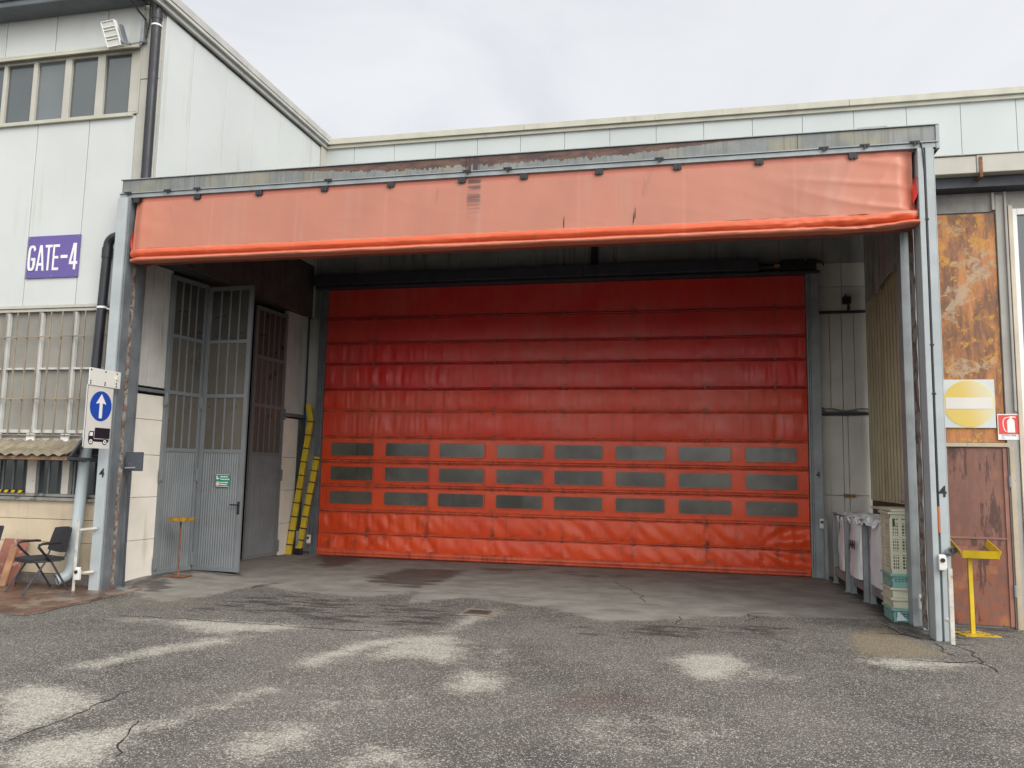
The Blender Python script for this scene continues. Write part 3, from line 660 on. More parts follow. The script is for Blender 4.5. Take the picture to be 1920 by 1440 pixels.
mb = MB(); mb.bar(FL.p(-8.38,.50,1.84), FL.p(-8.38,.0,2.42), .035); mb.bar(FL.p(-8.40,.52,1.82), FL.p(-8.12,.05,1.80), .045); mb.bar(FL.p(-8.4,.52,1.80), FL.p(-8.4,.02,1.80), .04); mb.bar(FL.p(-8.2,.04,1.95), FL.p(-8.0,.22,1.55), .04)
mb.build('bracket', m_motor, aw)

# ------------------------------------------------------------------ drainpipes
p1 = thing('drainpipe', 'black drainpipe on the upper corner below the gutter', 'drainpipe', (-7.78,9.9,6), 'drainpipes')
pts = [(-8.16,9.78,8.86),(-8.05,9.80,8.85)]+[(-8.0+.20*math.sin(R(a)), 9.82+.04*math.sin(R(a)), 8.645+.20*math.cos(R(a))) for a in range(0, 91, 10)]+[(-7.80,9.87,8.4),(-7.80,9.88,5.6)]
mb = MB(); mb.tube(pts, .072, 18); mb.build('pipe', m_black, p1, smooth='auto')
mb = MB(); mb.tube([(-7.80,9.87,8.47),(-7.80,9.87,8.55)], .08, 18); mb.build('collar', m_black, p1, smooth='auto'); mb = MB(); mb.tube([(-8.1,9.79,8.852),(-8.0,9.81,8.848)], .085, 18); mb.build('collar', m_black, p1, smooth='auto')
mb = MB(); mb.tube([(-7.80,9.875,8.36),(-7.80,9.875,8.385)], .078, 18); mb.bar((-7.87,9.93,8.372), (-7.95,9.96,8.372), .015, .03); mb.build('clamp', m_letter, p1, smooth='auto')
p2 = thing('drainpipe', 'black drainpipe bending from behind the portal post down to the truck sign', 'drainpipe', (-8.4,9.86,3), 'drainpipes')
mb = MB(); mb.tube([(-8.0,9.88,5.10),(-8.16,9.86,5.10)]+[(-8.2-.14*math.sin(R(a)), 9.86, 4.96+.14*math.cos(R(a))) for a in range(0, 91, 10)]+[(-8.345,9.86,4.8),(-8.42,9.87,2.2)], .068, 18)
mb.build('pipe', m_black, p2, smooth='auto')
mb = MB(); mb.tube([(-8.343,9.86,4.93),(-8.345,9.86,4.78)], .077, 18); mb.build('collar', m_black, p2, smooth='auto')
mb = MB(); mb.tube([(-8.364,9.863,4.02),(-8.365,9.863,4.05)], .074, 18); mb.bar((-8.31,9.87,4.03),(-8.12,9.98,3.98), .02); mb.build('clamp', m_letter, p2, smooth='auto')
p3 = thing('drainpipe', 'pale grey downpipe with an open elbow foot beside the chair', 'drainpipe', (-8.5,9.86,0), 'drainpipes')
mb = MB(); mb.tube([(-8.43,9.86,2.2),(-8.44,9.86,1.9),(-8.52,9.86,.36),(-8.53,9.85,.25),(-8.56,9.80,.16),(-8.62,9.70,.12)], .078, 18, cap=False)
mb.tube([(-8.43,9.86,2.2),(-8.44,9.86,1.9),(-8.52,9.86,.36),(-8.53,9.85,.25),(-8.56,9.80,.16),(-8.618,9.703,.121)], .07, 18, cap=False)
mb.build('pipe', m_palepipe, p3, smooth='auto', fixn=False)
mb = MB(); mb.tube([(-8.514,9.86,.45),(-8.52,9.86,.34)], .085, 18); mb.build('collar', m_palepipe, p3, smooth='auto')
mb = MB(); mb.tube([(-8.60,9.73,.128),(-8.601,9.728,.128)], .072, 18); mb.build('opening', m_blk, p3)

# ------------------------------------------------------------------ floodlight
fl = thing('floodlight', 'pale louvred floodlight above the upper left window', 'floodlight', (-8.4,9.75,8.2))
c0 = Vector((-8.42,9.68,8.20)); lu = Vector((.97,.0,.10)).normalized(); lv = Vector((-.30,-.10,.95)).normalized(); ln = lu.cross(lv).normalized()
if ln.y > 0: ln = -ln
def lbox(mbx, a0, a1, b0, b1, d0, d1):
    P_ = lambda a, b_, d: c0+lu*a+lv*b_+ln*d
    mbx.hexa([P_(a0,b0,d0),P_(a1,b0,d0),P_(a1,b0,d1),P_(a0,b0,d1),P_(a0,b1,d0),P_(a1,b1,d0),P_(a1,b1,d1),P_(a0,b1,d1)])
mb = MB(); lbox(mb, -.12,.12,-.21,.21,-.05,.0); lbox(mb,-.12,-.1,-.21,.21,.001,.02); lbox(mb,.1,.12,-.21,.21,.001,.02)
for b0 in (-.21,-.10,-.05,.05,.10,.195): lbox(mb,-.099,.099,b0,b0+.015,.001,.022)
mb.build('housing', m_whitepl, fl, bevel=.004)
for b0, b1 in ((-.193,-.102),(-.033,.048),(.117,.193)):
    mb = MB(); lbox(mb, -.097,.097,b0,b1,.001,.008); mb.build('lens', m_lamp, fl)
mb = MB(); lbox(mb, .16,.20,-.17,.12,-.06,.0); mb.bar(c0+lu*.12+lv*(-.15), c0+lu*.26+lv*(-.22), .03); mb.bar(c0+lu*.26+lv*(-.22), (-8.02,9.96,8.2), .018); mb.build('bracket', m_galvd, fl)
mb = MB(); mb.box(-8.10,-8.04,9.90,9.985,8.17,8.52); mb.build('ballast', m_galv, fl, bevel=.006)
mb = MB(); mb.tube([(-8.22,9.75,8.80),(-8.10,9.85,8.62),(-8.03,9.93,8.52)], .016, 8); mb.tube([(-8.0,9.95,8.83),(-8.0,9.96,8.5),(-8.02,9.955,8.3),(-8.06,9.95,8.2),(-8.1,9.95,8.13)], .008, 8); mb.build('cable', m_blk, fl)

# ------------------------------------------------------------------ gate sign
gs = thing('gate_sign', 'purple GATE-4 sign screwed to the white panels', 'sign', (-9.4,9.98,4.85))
a = aY(58,446,9.99); b_ = aY(157,440,9.99); d_ = aY(50,524,9.99)
gx0, gx1, gz0, gz1 = -9.865, -8.935, 4.55, 5.21
mb = MB(); mb.box(gx0, gx1, 9.975, 9.992, gz0, gz1); mb.build('plate', m_purple, gs, bevel=.003)
zc = (gz0+gz1)/2-.015
def glyph(x0, w, pieces, z0, h):
    mb = MB()
    for k, pc in enumerate(pieces): flat(mb, (x0,9.9745,z0), X, Z, (0,-1,0), [(a*w, b*h) for a, b in pc], .003+.0004*k)
    mb.build('letter', m_letter, gs)
T_ = .27
def ringG():
    out = []; n = 30
    for k in range(n):
        a0, a1 = R(28+(332-28)*k/n), R(28+(332-28)*(k+1)/n); q = []
        for a, sc in ((a0,1),(a1,1),(a1,0),(a0,0)):
            rx, ry = (.5, .5) if sc else (.5-T_, .5-.095)
            ca, sa = math.cos(a), math.sin(a); q.append((.5+rx*math.copysign(abs(ca)**.6, ca), .5+ry*math.copysign(abs(sa)**.6, sa)))
        out.append(q)
    return out+[[(.5,.40),(1,.40),(1,.50),(.5,.50)], [(1-T_,.20),(1,.20),(1,.40),(1-T_,.40)]]
GL = {'G': ringG(), 'T': [[(.365,0),(.635,0),(.635,.9),(.365,.9)], [(0,.9),(1,.9),(1,1),(0,1)]],
      'E': [[(0,0),(T_,0),(T_,1),(0,1)], [(T_,0),(1,0),(1,.1),(T_,.1)], [(T_,.45),(.88,.45),(.88,.55),(T_,.55)], [(T_,.9),(1,.9),(1,1),(T_,1)]],
      'A': [[(0,0),(.25,0),(.30,.2),(.5,.2),(.5,.30),(.325,.30),(.5,.80),(.5,1),(.34,1)], [(1,0),(.75,0),(.70,.2),(.5,.2),(.5,.30),(.675,.30),(.5,.80),(.5,1),(.66,1)]],
      '4': [[(.52,0),(.80,0),(.80,1),(.52,1)], [(0,.2),(.52,.2),(.52,.31),(0,.31)], [(.80,.2),(1,.2),(1,.31),(.80,.31)], [(0,.31),(.24,.31),(.52,.78),(.52,1),(.40,1)]]}
for ch, x0, w_, h_ in (('G',-9.84,.135,.40),('A',-9.69,.145,.40),('T',-9.54,.125,.40),('E',-9.40,.115,.40),('4',-9.10,.145,.41)):
    glyph(x0, w_, GL[ch], zc-.20, h_)
mb = MB(); mb.box(-9.255,-9.135,9.969,9.974,zc-.018,zc+.03); mb.build('dash', m_letter, gs)
mb = MB()
for xx, zz in ((gx0+.03,gz1-.03),(gx1-.03,gz1-.03),(gx0+.03,gz0+.03),(gx1-.03,gz0+.03),(-9.4,gz0+.03)):
    mb = MB(); disc(mb, (xx,9.974,zz), X, Z, (0,-1,0), .009, .004, 10); mb.build('screw', m_galv, gs)

# ------------------------------------------------------------------ warehouse (rear building) with its walls
wh = thing('warehouse_building', 'long warehouse with pale blue panels and cream coping behind the canopy', 'building', (-2,15.3,0))
FR = Fr((0,15.3), (1,15.3), (0,-1))
mb = MB(); rs = [-7.62]+[-6.96+.919*k for k in range(15)]+[12]
for a, b_ in zip(rs[:-1], rs[1:]):
    FR.box(mb, a+.003, b_-.003, -.06, 0, 6.6, 8.70)
mb.build('cladding', m_blue, wh, bevel=.005)
mb = MB(); FR.box(mb, -7.6, 12, -.3, -.062, 5.6, 8.72); FR.box(mb, -8.3,-7.2,-.3,-.062,0,6.6); FR.box(mb, 2.3,3.5,-.3,-.062,0,5.6); FR.box(mb, -7.3, 2.3, -.5,-.35,0,5.6); FR.box(mb, -7.6, 12, -8, -.31, 8.6, 8.75)
mb.build('core_wall', m_inner, wh)
mb = MB()
for a, b_ in ((-7.70,-3.2),(-3.195,-.55),(-.545,3.06),(3.065,7.6),(7.605,12)):
    FR.box(mb, a, b_, -.3, .10, 8.735, 8.86); 
FR.box(mb, -7.8, 12, -.05, .05, 8.66, 8.732)
mb.build('coping', m_cope, wh, bevel=.006)
mb = MB(); ri = [-7.6,-7.15]+[-6.9+.46*k for k in range(24)]
k = 0; x_ = -8.38
while x_ < 3.3:
    FR.box(mb, x_+.004, x_+.78-.004 if x_+.78 < 3.4 else 3.396, -.06, 0 if k % 2 else -.004, 5.74, 6.59); x_ += .78; k += 1
mb.build('inner_cladding', m_innerup, wh, bevel=.004)
mb = MB()
for a, b_, z0, z1 in ((2.40,2.62,2.97,4.78),(2.625,2.83,2.97,4.78),(2.835,3.04,2.97,4.78),(3.045,3.26,2.97,4.78),(2.40,2.81,1.45,2.88),(2.815,2.90,1.45,2.88),(2.905,3.26,1.45,2.88),(2.40,2.81,.0,1.445),(2.815,2.9,0,1.445),(2.905,3.26,0,1.445),(2.4,2.85,4.83,5.28),(2.855,3.26,4.83,5.28),(2.4,2.85,5.285,5.735),(2.855,3.26,5.285,5.735)): FR.box(mb, a, b_-.004, -.06, 0, z0, z1-.004)
mb.build('side_panel', m_grime, wh, bevel=.004); mb = MB()
for z0, z1 in ((0,1.4),(1.405,2.78),(2.785,5.73)): FR.box(mb, -7.8, -7.42, -.06, 0, z0, z1)
mb.build('side_panel', m_grime, wh, bevel=.004)
mb = MB(); FR.box(mb, 2.4, 3.26, -.02, .03, 2.895, 2.945); mb.build('rail', m_motor, wh); mb = MB(); FR.box(mb, 2.4, 3.26, -.02, .03, 4.785, 4.825); mb.build('rail', m_motor, wh); mb = MB(); FR.box(mb, -1.80,-1.66,.002,.05,5.75,6.59); mb.build('rail', m_motor, wh)
mb = MB(); mb.tube([(2.44,15.25,2.97)]+[(2.44+.1*k, 15.25, 2.99+.02*math.sin(k*1.1)) for k in range(1, 9)], .012, 8); disc(mb, (2.46,15.27,2.98), X, Z, (0,-1,0), .05, .05, 14); mb.build('conduit', m_rustdk, wh)
mb = MB(); mb.box(2.79,2.98,15.24,15.298,1.42,1.47); mb.build('bracket', m_yelrust, wh)
mb = MB(); mb.bar((2.98,15.28,4.85),(2.90,15.2,5.12),.03); mb.box(2.84,2.98,15.12,15.26,4.93,5.06); mb.bar((2.95,15.28,4.8),(2.95,15.2,5.0),.04); mb.build('wall_lamp', m_blk, wh, bevel=.01)

# ------------------------------------------------------------------ big fold-up door
dr = thing('fold_up_door', 'tall orange tarpaulin fold-up door with three rows of dark windows', 'door', (-2.5,15.1,0))
DX0, DX1, DZ1, DY = -7.28, 2.17, 5.50, 15.08
bz = [5.5]+BARZ+[.06]
def door_y(x, z):
    for i in range(len(bz)-1):
        if bz[i+1] <= z <= bz[i]:
            h = bz[i]-bz[i+1]; q = (z-bz[i+1])/h; mid = math.sin(math.pi*q)
            break
    else: i, q, mid = len(bz)-2, 0, 0
    y = DY
    if i in (6, 7, 8):      # window sections hang nearly flat
        y -= .012*mid*(.6+.4*mnoise.noise(Vector((x*1.5, z*2, 2))))
    else:
        lead = [.012,.016,.02,.028,.03,.034,0,0,0,.028,.034][i]
        y -= lead*(.55*mid+.45*math.sin(math.pi*q**.6))*(.8+.5*mnoise.noise(Vector((x*.7, i*3.1, 2))))
        amp = (.006 if i < 2 else .014)*(1.0+sstep(-3.5,-7, x)+sstep(.6, 2.0, x)*1.1)
        wr = mnoise.noise(Vector((x*7+q*.6*mnoise.noise(Vector((x,i,5))), z*.9, i*2.7)))+.5*mnoise.noise(Vector((x*17, z*1.5, i)))
        y -= amp*mid*wr
    if i >= 9:               # slack, creased bottom at the right-hand corner and slanted folds
        k = sstep(.9, 2.1, x)
        dx, dz = x-1.2, z-.50
        ang = math.atan2(dz, dx); rr = math.hypot(dx, dz)
        y -= k*.05*math.sin(ang*11+mnoise.noise(Vector((x*2,z*2,0)))*2)*min(1, rr*1.6)*mid
        for sx in STRAPX:
            dd = x-sx
            if abs(dd) < .55: y -= .020*(.35+.9*abs(mnoise.noise(Vector((sx*3.7, i, 1)))))*math.sin(dd*(19+6*mnoise.noise(Vector((sx*5, 2, i))))+z*12*(1 if dd > 0 else -1))*math.exp(-abs(dd)*4)*mid
        y -= .014*mid*mnoise.noise(Vector((x*4+z*3.5, z*1.2, 9)))*2
    return y
mb = MB()
zs = []
for a, b_ in zip(bz[:-1], bz[1:]): zs += list(np.linspace(a, b_, 13)[:-1])
zs.append(.06)
xs_ = np.linspace(DX0, DX1, 330)
mb.grid(lambda u, v: Vector((u+.02*(v < .5)*(u > 2.1), door_y(u, v), v)), xs_, zs)
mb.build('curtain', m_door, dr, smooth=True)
for i, z in enumerate(BARZ):
    b2 = MB()
    h_ = .045 if i not in (6,7,8) else .07
    def prof(u, v, z=z, h_=h_):
        a = math.pi*v
        sag = .008*mnoise.noise(Vector((u*.5, z, 0)))
        return Vector((u, DY-.005-.038*math.sin(a)-.004*mnoise.noise(Vector((u*9, v, z))), z+sag+h_/2-h_*v))
    b2.grid(prof, np.linspace(DX0, DX1, 120), np.linspace(0, 1, 9))
    b2.grid(lambda u, v: prof(u, 1)+Vector((0,-.012*math.sin(v*3.14),-.022*v)), np.linspace(DX0, DX1, 120), [0, .33, .66, 1])
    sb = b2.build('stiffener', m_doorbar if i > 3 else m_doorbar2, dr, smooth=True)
    b3 = MB()
    for sx in STRAPX:
        w_ = .022
        b3.box(sx-w_, sx+w_, DY-.058, DY-.03, z-.03, z+.02)
    b3.build('strap_buckle', m_buckle, sb, bevel=.006)
b2 = MB(); b2.grid(lambda u, v: Vector((u, DY-.02-.045*math.sin(math.pi*v), .155-.13*v)), np.linspace(DX0, DX1, 60), np.linspace(0, 1, 9))
b2.grid(lambda u, v: Vector((u, DY-.035-.03*math.sin(math.pi*v), .065-.06*v)), np.linspace(DX0, DX1, 60), np.linspace(0, 1, 7))
b2.build('bottom_bar', m_doorbar, dr, smooth=True)
wc = [(-7.06,-6.15),(-5.88,-4.98),(-4.75,-3.84),(-3.58,-2.68),(-2.44,-1.53),(-1.27,-.37),(-.11,.82),(1.08,1.97)]
for (z0, z1) in ((2.02,2.275),(1.525,1.79),(1.05,1.30)):
    for (a, b_) in wc:
        w_, h_ = b_-a, z1-z0; xc, zc2 = (a+b_)/2, (z0+z1)/2
        rim = MB(); flat(rim, (xc,DY-.026,zc2), X, Z, (0,-1,0), rrect(w_+.03, h_+.03, .05), .006)
        ro = rim.build('window', m_panerim, dr, bevel=.002)
        pn = MB(); flat(pn, (xc,DY-.0325,zc2), X, Z, (0,-1,0), rrect(w_, h_, .035), .004)
        pn.build('pane', m_pane, ro)
for x0, x1, nm in ((-7.43,-7.29,'l'),(2.185,2.40,'r')):
    g = MB()
    if nm == 'l':
        g.box(-7.31,-7.285,14.98,15.24,0,5.5); g.box(-7.44,-7.315,15.0,15.25,0,5.5); g.box(-7.345,-7.318,14.96,14.995,0,5.5)
    else:
        g.box(2.18,2.205,14.98,15.24,0,5.5); g.box(2.21,2.235,14.95,15.24,0,5.5); g.box(2.24,2.40,14.97,15.24,0,5.5)
    go = g.build('guide_rail', m_galvd if nm == 'l' else m_galv, dr, bevel=.004)
    if nm == 'r': text_mesh('number', '4', .15, (2.315,14.968,1.80), X, Z, (0,-1,0), m_ink, go, sx=.95, bold=.004)
g = MB(); g.box(-7.52,-1.9,14.78,15.22,5.52,5.735); g.box(-1.895,1.35,14.78,15.22,5.525,5.74); g.box(-7.52,2.42,14.9,15.24,5.46,5.515)
g.build('header_box', m_motor, dr, bevel=.012)
g = MB(); g.tube([(1.36,15.0,5.62),(1.75,15.0,5.62)], .07, 16); g.box(1.75,2.15,14.86,15.16,5.53,5.72); g.box(2.2,2.36,14.9,15.1,5.53,5.72); g.tube([(2.36,15,5.7),(2.45,14.95,5.68),(2.5,14.95,5.6)], .015, 8)
g.build('motor', m_blk, dr, bevel=.01)
g = MB(); g.box(1.62,1.72,14.84,14.855,5.58,5.63); g.build('nameplate', m_yelrust, dr)

def photocell(loc, label, cat='sensor'):
    t_ = thing('photocell', label, cat, loc, 'door safety photocells')
    x, y, z = loc
    mb = MB(); mb.box(x-.04, x+.04, y-.05, y, z-.11, z+.03); mb.prism([(x-.04,y-.05,z+.03),(x+.04,y-.05,z+.03),(x+.035,y-.03,z+.06),(x-.035,y-.03,z+.06)], (0,.03,0)); mb.build('housing', m_whitepl, t_, bevel=.008)
    mb = MB(); disc(mb, (x-.003,y-.0505,z+.0), X, Z, (0,-1,0), .024, .012, 18); mb.build('lens', m_blk, t_)
    return t_
def photopost(x, y, h, label):
    t_ = thing('sensor_post', label, 'post', (x,y,0), 'short sensor posts')
    mb = MB(); mb.box(x-.03, x+.03, y-.03, y+.02, 0, h); mb.build('upright', m_galv, t_, bevel=.004)
    mb = MB(); mb.box(x-.06, x+.06, y-.05, y+.05, 0.0, .012); mb.build('foot', m_galvd, t_)
    return t_
photopost(2.40, 14.82, 1.02, 'short grey steel post right of the big orange door')
photocell((2.345,14.90,.98), 'white photocell on the rail right of the orange door')
photopost(-7.55, 14.72, .5, 'short grey steel post left of the orange door beside the yellow arms')
photocell((-7.38,14.88,.36), 'white photocell box low on the rail left of the orange door')

# ------------------------------------------------------------------ canopy (portal + roof)
cp = thing('loading_canopy', 'grey steel loading canopy portal with rust streaked front beam', 'canopy', (-2.6,9.7,0))
PY = 9.7
mb = MB()
for a, b_ in ((-8.04,-6.86),(-6.855,-2.82),(-2.815,1.35),(1.355,2.90)):
    mb.box(a, b_, PY, PY+.04, 5.69, 5.885)          # fascia
mb.box(-8.04,2.90,PY+.05,PY+.3,5.60,5.87)
mb.build('fascia', m_beam, cp, bevel=.004)
mb = MB(); mb.box(-8.06,2.91,PY-.03,PY+.05,5.675,5.688); mb.box(-8.06,2.88,PY-.012,PY+.048,5.615,5.672); mb.box(-8.06,2.92,PY-.02,PY+.3,5.888,5.90); mb.box(2.885,2.925,PY-.015,PY+.5,5.60,5.887)
mb.build('fascia_lip', m_galv, cp, bevel=.003)
mb = MB(); mb.prism([(2.86,PY+.05,5.6),(2.92,PY+.05,5.6),(2.92,PY+.5,5.6),(2.86,PY+.5,5.6)], (0,0,.01)); mb.build('cap_plate', m_galv, cp, bevel=.003); mb = MB(); mb.box(2.05,2.38,PY+.05,PY+.25,5.902,5.945); mb.build('cap_plate', m_galv, cp, bevel=.003)
for px_ in (245,318,373,617,876,952,1236,1545,1622,1716):
    q = aY(px_, 300, PY-.03); mb = MB()
    mb.box(q.x-.055, q.x+.055, PY-.045, PY-.031, 5.682, 5.697); mb.box(q.x-.012, q.x+.012, PY-.044, PY-.032, 5.645, 5.681); mb.box(q.x+.02,q.x+.05,PY-.043,PY-.032,5.662,5.681)
    mb.build('hook', m_blk, cp)
# left post
mb = MB()
mb.box(-8.06,-7.905,PY-.05,PY+.15,0,5.612); 
mb.build('post', m_postw, cp, bevel=.005)
mb = MB(); mb.box(-7.902,-7.87,PY-.02,PY+.14,0,5.612); mb.box(-7.93,-7.885,PY+.15,PY+.26,.0,5.5); mb.box(-7.95,-7.90,PY+.27,PY+.34,0,5.5); mb.box(-8.0,-7.93,PY+.36,PY+.45,0,5.55); mb.box(-8.10,-7.985,PY+.47,PY+.58,0,5.55)
mb.build('guide_channel', m_galvd, cp, bevel=.004)
mb = MB()
mb.grid(lambda u, v: Vector((-7.872+.012*mnoise.noise(Vector((u*19, v*5, 2))), PY+.141+u, v)), np.linspace(0, .075, 5), np.linspace(0, 5.5, 90)); mb.build('rusty_web', m_rustdk, cp, smooth=True)
text_mesh('number', '4', .17, (-7.975,PY-.052,1.62), X, Z, (0,-1,0), m_ink, cp, sx=.95, bold=.003)
# right post
mb = MB(); mb.box(2.675,2.735,PY-.03,PY+.2,0,5.612); mb.box(2.738,2.758,PY+.01,PY+.2,0,5.612); mb.box(2.761,2.845,PY-.025,PY+.2,.0,5.612); mb.box(2.848,2.862,PY-.01,PY+.2,.0,5.6)
mb.build('post', m_postw, cp, bevel=.006)
mb = MB(); mb.box(2.672,2.74,PY+.85,PY+1.05,0,5.5); mb.box(2.745,2.83,PY+.88,PY+1.05,0,5.5); mb.box(2.72,2.835,PY+.62,PY+.66,0,5.5); mb.box(2.70,2.76,PY+.205,PY+.34,0,5.55); mb.build('inner_column', m_galv, cp, bevel=.005)
mb = MB(); mb.grid(lambda u, v: Vector((2.70+.014*mnoise.noise(Vector((u*14, v*5, 7))), PY+.36+u, v)), np.linspace(0, .20, 7), np.linspace(0.05, 5.5, 90)); mb.build('rusty_web', m_rustdk, cp, smooth=True)
text_mesh('number', '4', .17, (2.80,PY-.027,1.62), X, Z, (0,-1,0), m_ink, cp, sx=.95, bold=.004)
mb = MB(); mb.tube([(2.72,PY-.02,5.68),(2.735,PY-.036,5.55),(2.748,PY-.02,5.2),(2.749,PY-.012,1.4)], .010, 8); mb.build('cable', m_blk, cp)
mb = MB(); mb.tube([(2.749,PY-.014,1.46),(2.749,PY-.014,1.38)], .018, 8); mb.tube([(2.749,PY-.015,1.38),(2.752,PY-.016,1.17)], [.02,.014], 8); mb.build('cable_gland', M('orange_brown_plastic', (.42,.13,.05), .6, bump=.1), cp)
for zz in (4.75, 3.28, 2.72):
    mb = MB(); mb.box(2.728,2.772,PY-.034,PY-.026,zz-.008,zz+.008); mb.build('cable_clip', m_blk, cp)
# roof
mb = MB()
def roof(d): return [(-8.1,PY+.31,5.92+d),(2.86,PY+.31,5.92+d),(3.22,15.29,6.58+d),(-7.62,15.29,6.58+d)]
mb.prism([(x+.0 if x > 0 else -7.74, y, z-.06) for x, y, z in roof(0)], (0,0,.05)); mb.build('roof', m_roofdk, cp)
mb = MB()
for k in range(1, 5):
    y = PY+.3+k*1.1; z = 5.90+(y-PY)*.1215-.07; mb.box(-7.7,2.95,y-.04,y+.04,z-.14,z)
mb.build('purlin', m_galvd, cp)
mb = MB(); FC = Fr((2.87,PY+.35),(3.24,15.2),(-1,0))
for k in range(22): FC.box(mb, k*.235+.004, (k+1)*.235-.004, -.02, .0+.006*(k % 2), 4.9, 5.83+.0285*k)
FC.box(mb, 2.2,2.34,.008,.06,4.8,6.05); FC.box(mb, 3.6,3.74,.008,.06,4.8,6.2); mb.build('side_cladding', m_innerup, cp)
# post guards
def guard(x, y, h, rungs, label, tox, zs_, mat):
    t_ = thing('post_guard', label, 'guard', (x,y,0), 'post guards')
    mb = MB(); mb.box(x-.022, x-.016, y-.025, y+.025, .0, h); mb.box(x-.016, x+.022, y-.025, y-.019, .0, h); mb.build('upright', mat, t_, bevel=.002)
    for zz in zs_:
        mb = MB(); mb.bar((x, y, zz), (tox, y+.06, zz+.03), .03, .03); mb.build('rung', mat, t_, bevel=.003)
m_guard = M('rust_bitten_white_paint', (.52,.50,.45), .6, var=.15, scale=8, spots=((.28,.13,.06), .6, .85, 14), bump=.2)
guard(-8.19, 9.55, .98, 2, 'thin rusty white angle guard beside the left canopy post', -7.95, (.25,.84), m_guard)
guard(2.80, 9.55, .80, 1, 'thin rusty white guard rail in front of the right canopy post', 2.76, (.22,), m_guard)
photocell((-8.12,9.53,.28), 'small white photocell low on the left post guard')
photocell((2.755,9.655,.88), 'white photocell on the right canopy post beside the yellow stand')
photocell((2.76,10.50,.33), 'white photocell low on the inner column behind the plastic crates')
mb = MB(); mb.tube([(2.79,9.64,.96),(2.85,9.63,.955)], .03, 14); mb.tube([(2.862,9.66,.99),(2.862,9.58,.99)], .036, 16, cap=False); mb.tube([(2.862,9.66,.99),(2.862,9.58,.99)], .022, 16, cap=False)
rg = mb.build('pipe_clamp', m_galvd, None, smooth='auto', fixn=False); tag(rg, 'round steel pipe clamp on the right canopy post above the yellow tray', 'clamp')
mb = MB(); mb.tube([(2.77,10.49,.24),(2.79,10.47,.1),(2.85,10.46,.07),(2.9,10.46,.05)], .010, 8)
cb = mb.build('cable', m_blk, None, smooth=True); tag(cb, 'short black cable hanging below the photocell on the inner column', 'cable')

# ------------------------------------------------------------------ raised front curtain under the beam
fc = thing('folded_curtain', 'faded orange tarpaulin curtain gathered up below the canopy beam', 'curtain', (-2.6,9.75,4.7))
prof = [(5.635,.01),(5.62,-.002),(5.58,-.004),(5.548,.0),(5.543,-.012),(5.50,-.016),(5.40,-.022),(5.30,-.028),(5.20,-.032),(5.10,-.036),(5.0,-.04),(4.92,-.043),(4.86,-.045),(4.842,-.046),(4.830,-.066),(4.80,-.088),(4.765,-.09),(4.735,-.07),(4.722,-.045),(4.715,-.048),(4.70,-.085),(4.68,-.092),(4.662,-.08),(4.655,-.04),(4.662,.02),(4.675,.14),(4.69,.30),(4.72,.36),(4.85,.38),(5.2,.38),(5.6,.36)]
L0, L1 = -7.82, 2.64
# arc-length-even resampling keeps the folds smooth
def prof_at(v):
    k = min(int(v), len(prof)-2); q = v-k
    return prof[k][0]*(1-q)+prof[k+1][0]*q, prof[k][1]*(1-q)+prof[k+1][1]*q
def curt(u, v):
    z, d = prof_at(v)
    kr = sstep(.3, 2.5, u); kl = sstep(-7.0, -7.8, u)
    face = sstep(4, 6, v)*(1-sstep(12, 14, v))
    amp = .003+.006*kr+.006*kl
    n = mnoise.noise(Vector((u*1.6, z*2.2, 1)))+.5*mnoise.noise(Vector((u*5, z*4, 3)))
    diag = math.sin((u*1.1+z*3.4)*4.5+2*mnoise.noise(Vector((u*1.5, z*1.5, 8)))) 
    cw = u*.55+z*1.9; cr1 = 1-abs(mnoise.noise(Vector((cw*1.6, (u*.9-z)*.35, 8))))*2.2; cr2 = 1-abs(mnoise.noise(Vector(((u-z*.35)*2.6, z*.4, 3))))*2.4
    crz = max(0, cr1-.45)**1.5+.7*max(0, cr2-.5)**1.5
    d -= face*(amp*n+(.004+.028*kr+.012*kl)*crz+.004*math.sin(u*4.3)*mnoise.noise(Vector((u*.8,0,0))))
    if v >= 13:
        lump = .010*mnoise.noise(Vector((u*2.2, v*.3, 0)))+.006*mnoise.noise(Vector((u*9, v*.6, 5)))
        d -= lump*(1+2*kr); z += .006*mnoise.noise(Vector((u*1.1, 4, v*.2)))+kr*.035*(v < 26)*(u-1.6 > 0)*mnoise.noise(Vector((u*3, 1, 1)))
        z += .05*sstep(2.2, 2.64, u)*(v < 26) 
    if v < 4: d -= .004*math.sin(u*25)*kr
    e = sstep(2.45, 2.64, u); d += e*.10*math.sin(min(v, 22)/22*math.pi)+e*.03*n
    e2 = sstep(-7.66,-7.82,u); d += e2*.05
    return Vector((u+e*.03*sstep(5.3,4.7,z), PY+.03+d, z))
us = np.concatenate([np.linspace(L0, -7.4, 20), np.linspace(-7.38, .2, 200), np.linspace(.22, L1, 110)])
vv = list(np.arange(0, 4.01, .5))+list(np.arange(4.25, 13, .25))+list(np.arange(13, 26.1, .34))+[27,28,29,30]
i_ = [v for v in vv if v <= 25.2]; mb = MB(); mb.grid(curt, us, i_); mb.mat(1); mb.grid(curt, us, [i_[-1]]+[v for v in vv if v > 25.2]); mb.build('tarpaulin', [m_fcurt, m_fback], fc, smooth=True)
mb = MB(); mb.grid(lambda u, v: Vector((2.655+.035*math.sin(v*7+u*9)+.02*mnoise.noise(Vector((u*6, v*6, 0))), PY+.0+u*.34, 5.28-.56*v+.02*u)), np.linspace(0, 1, 16), np.linspace(0, 1, 18)); mb.build('side_fold', m_door, fc, smooth=True); mb = MB()
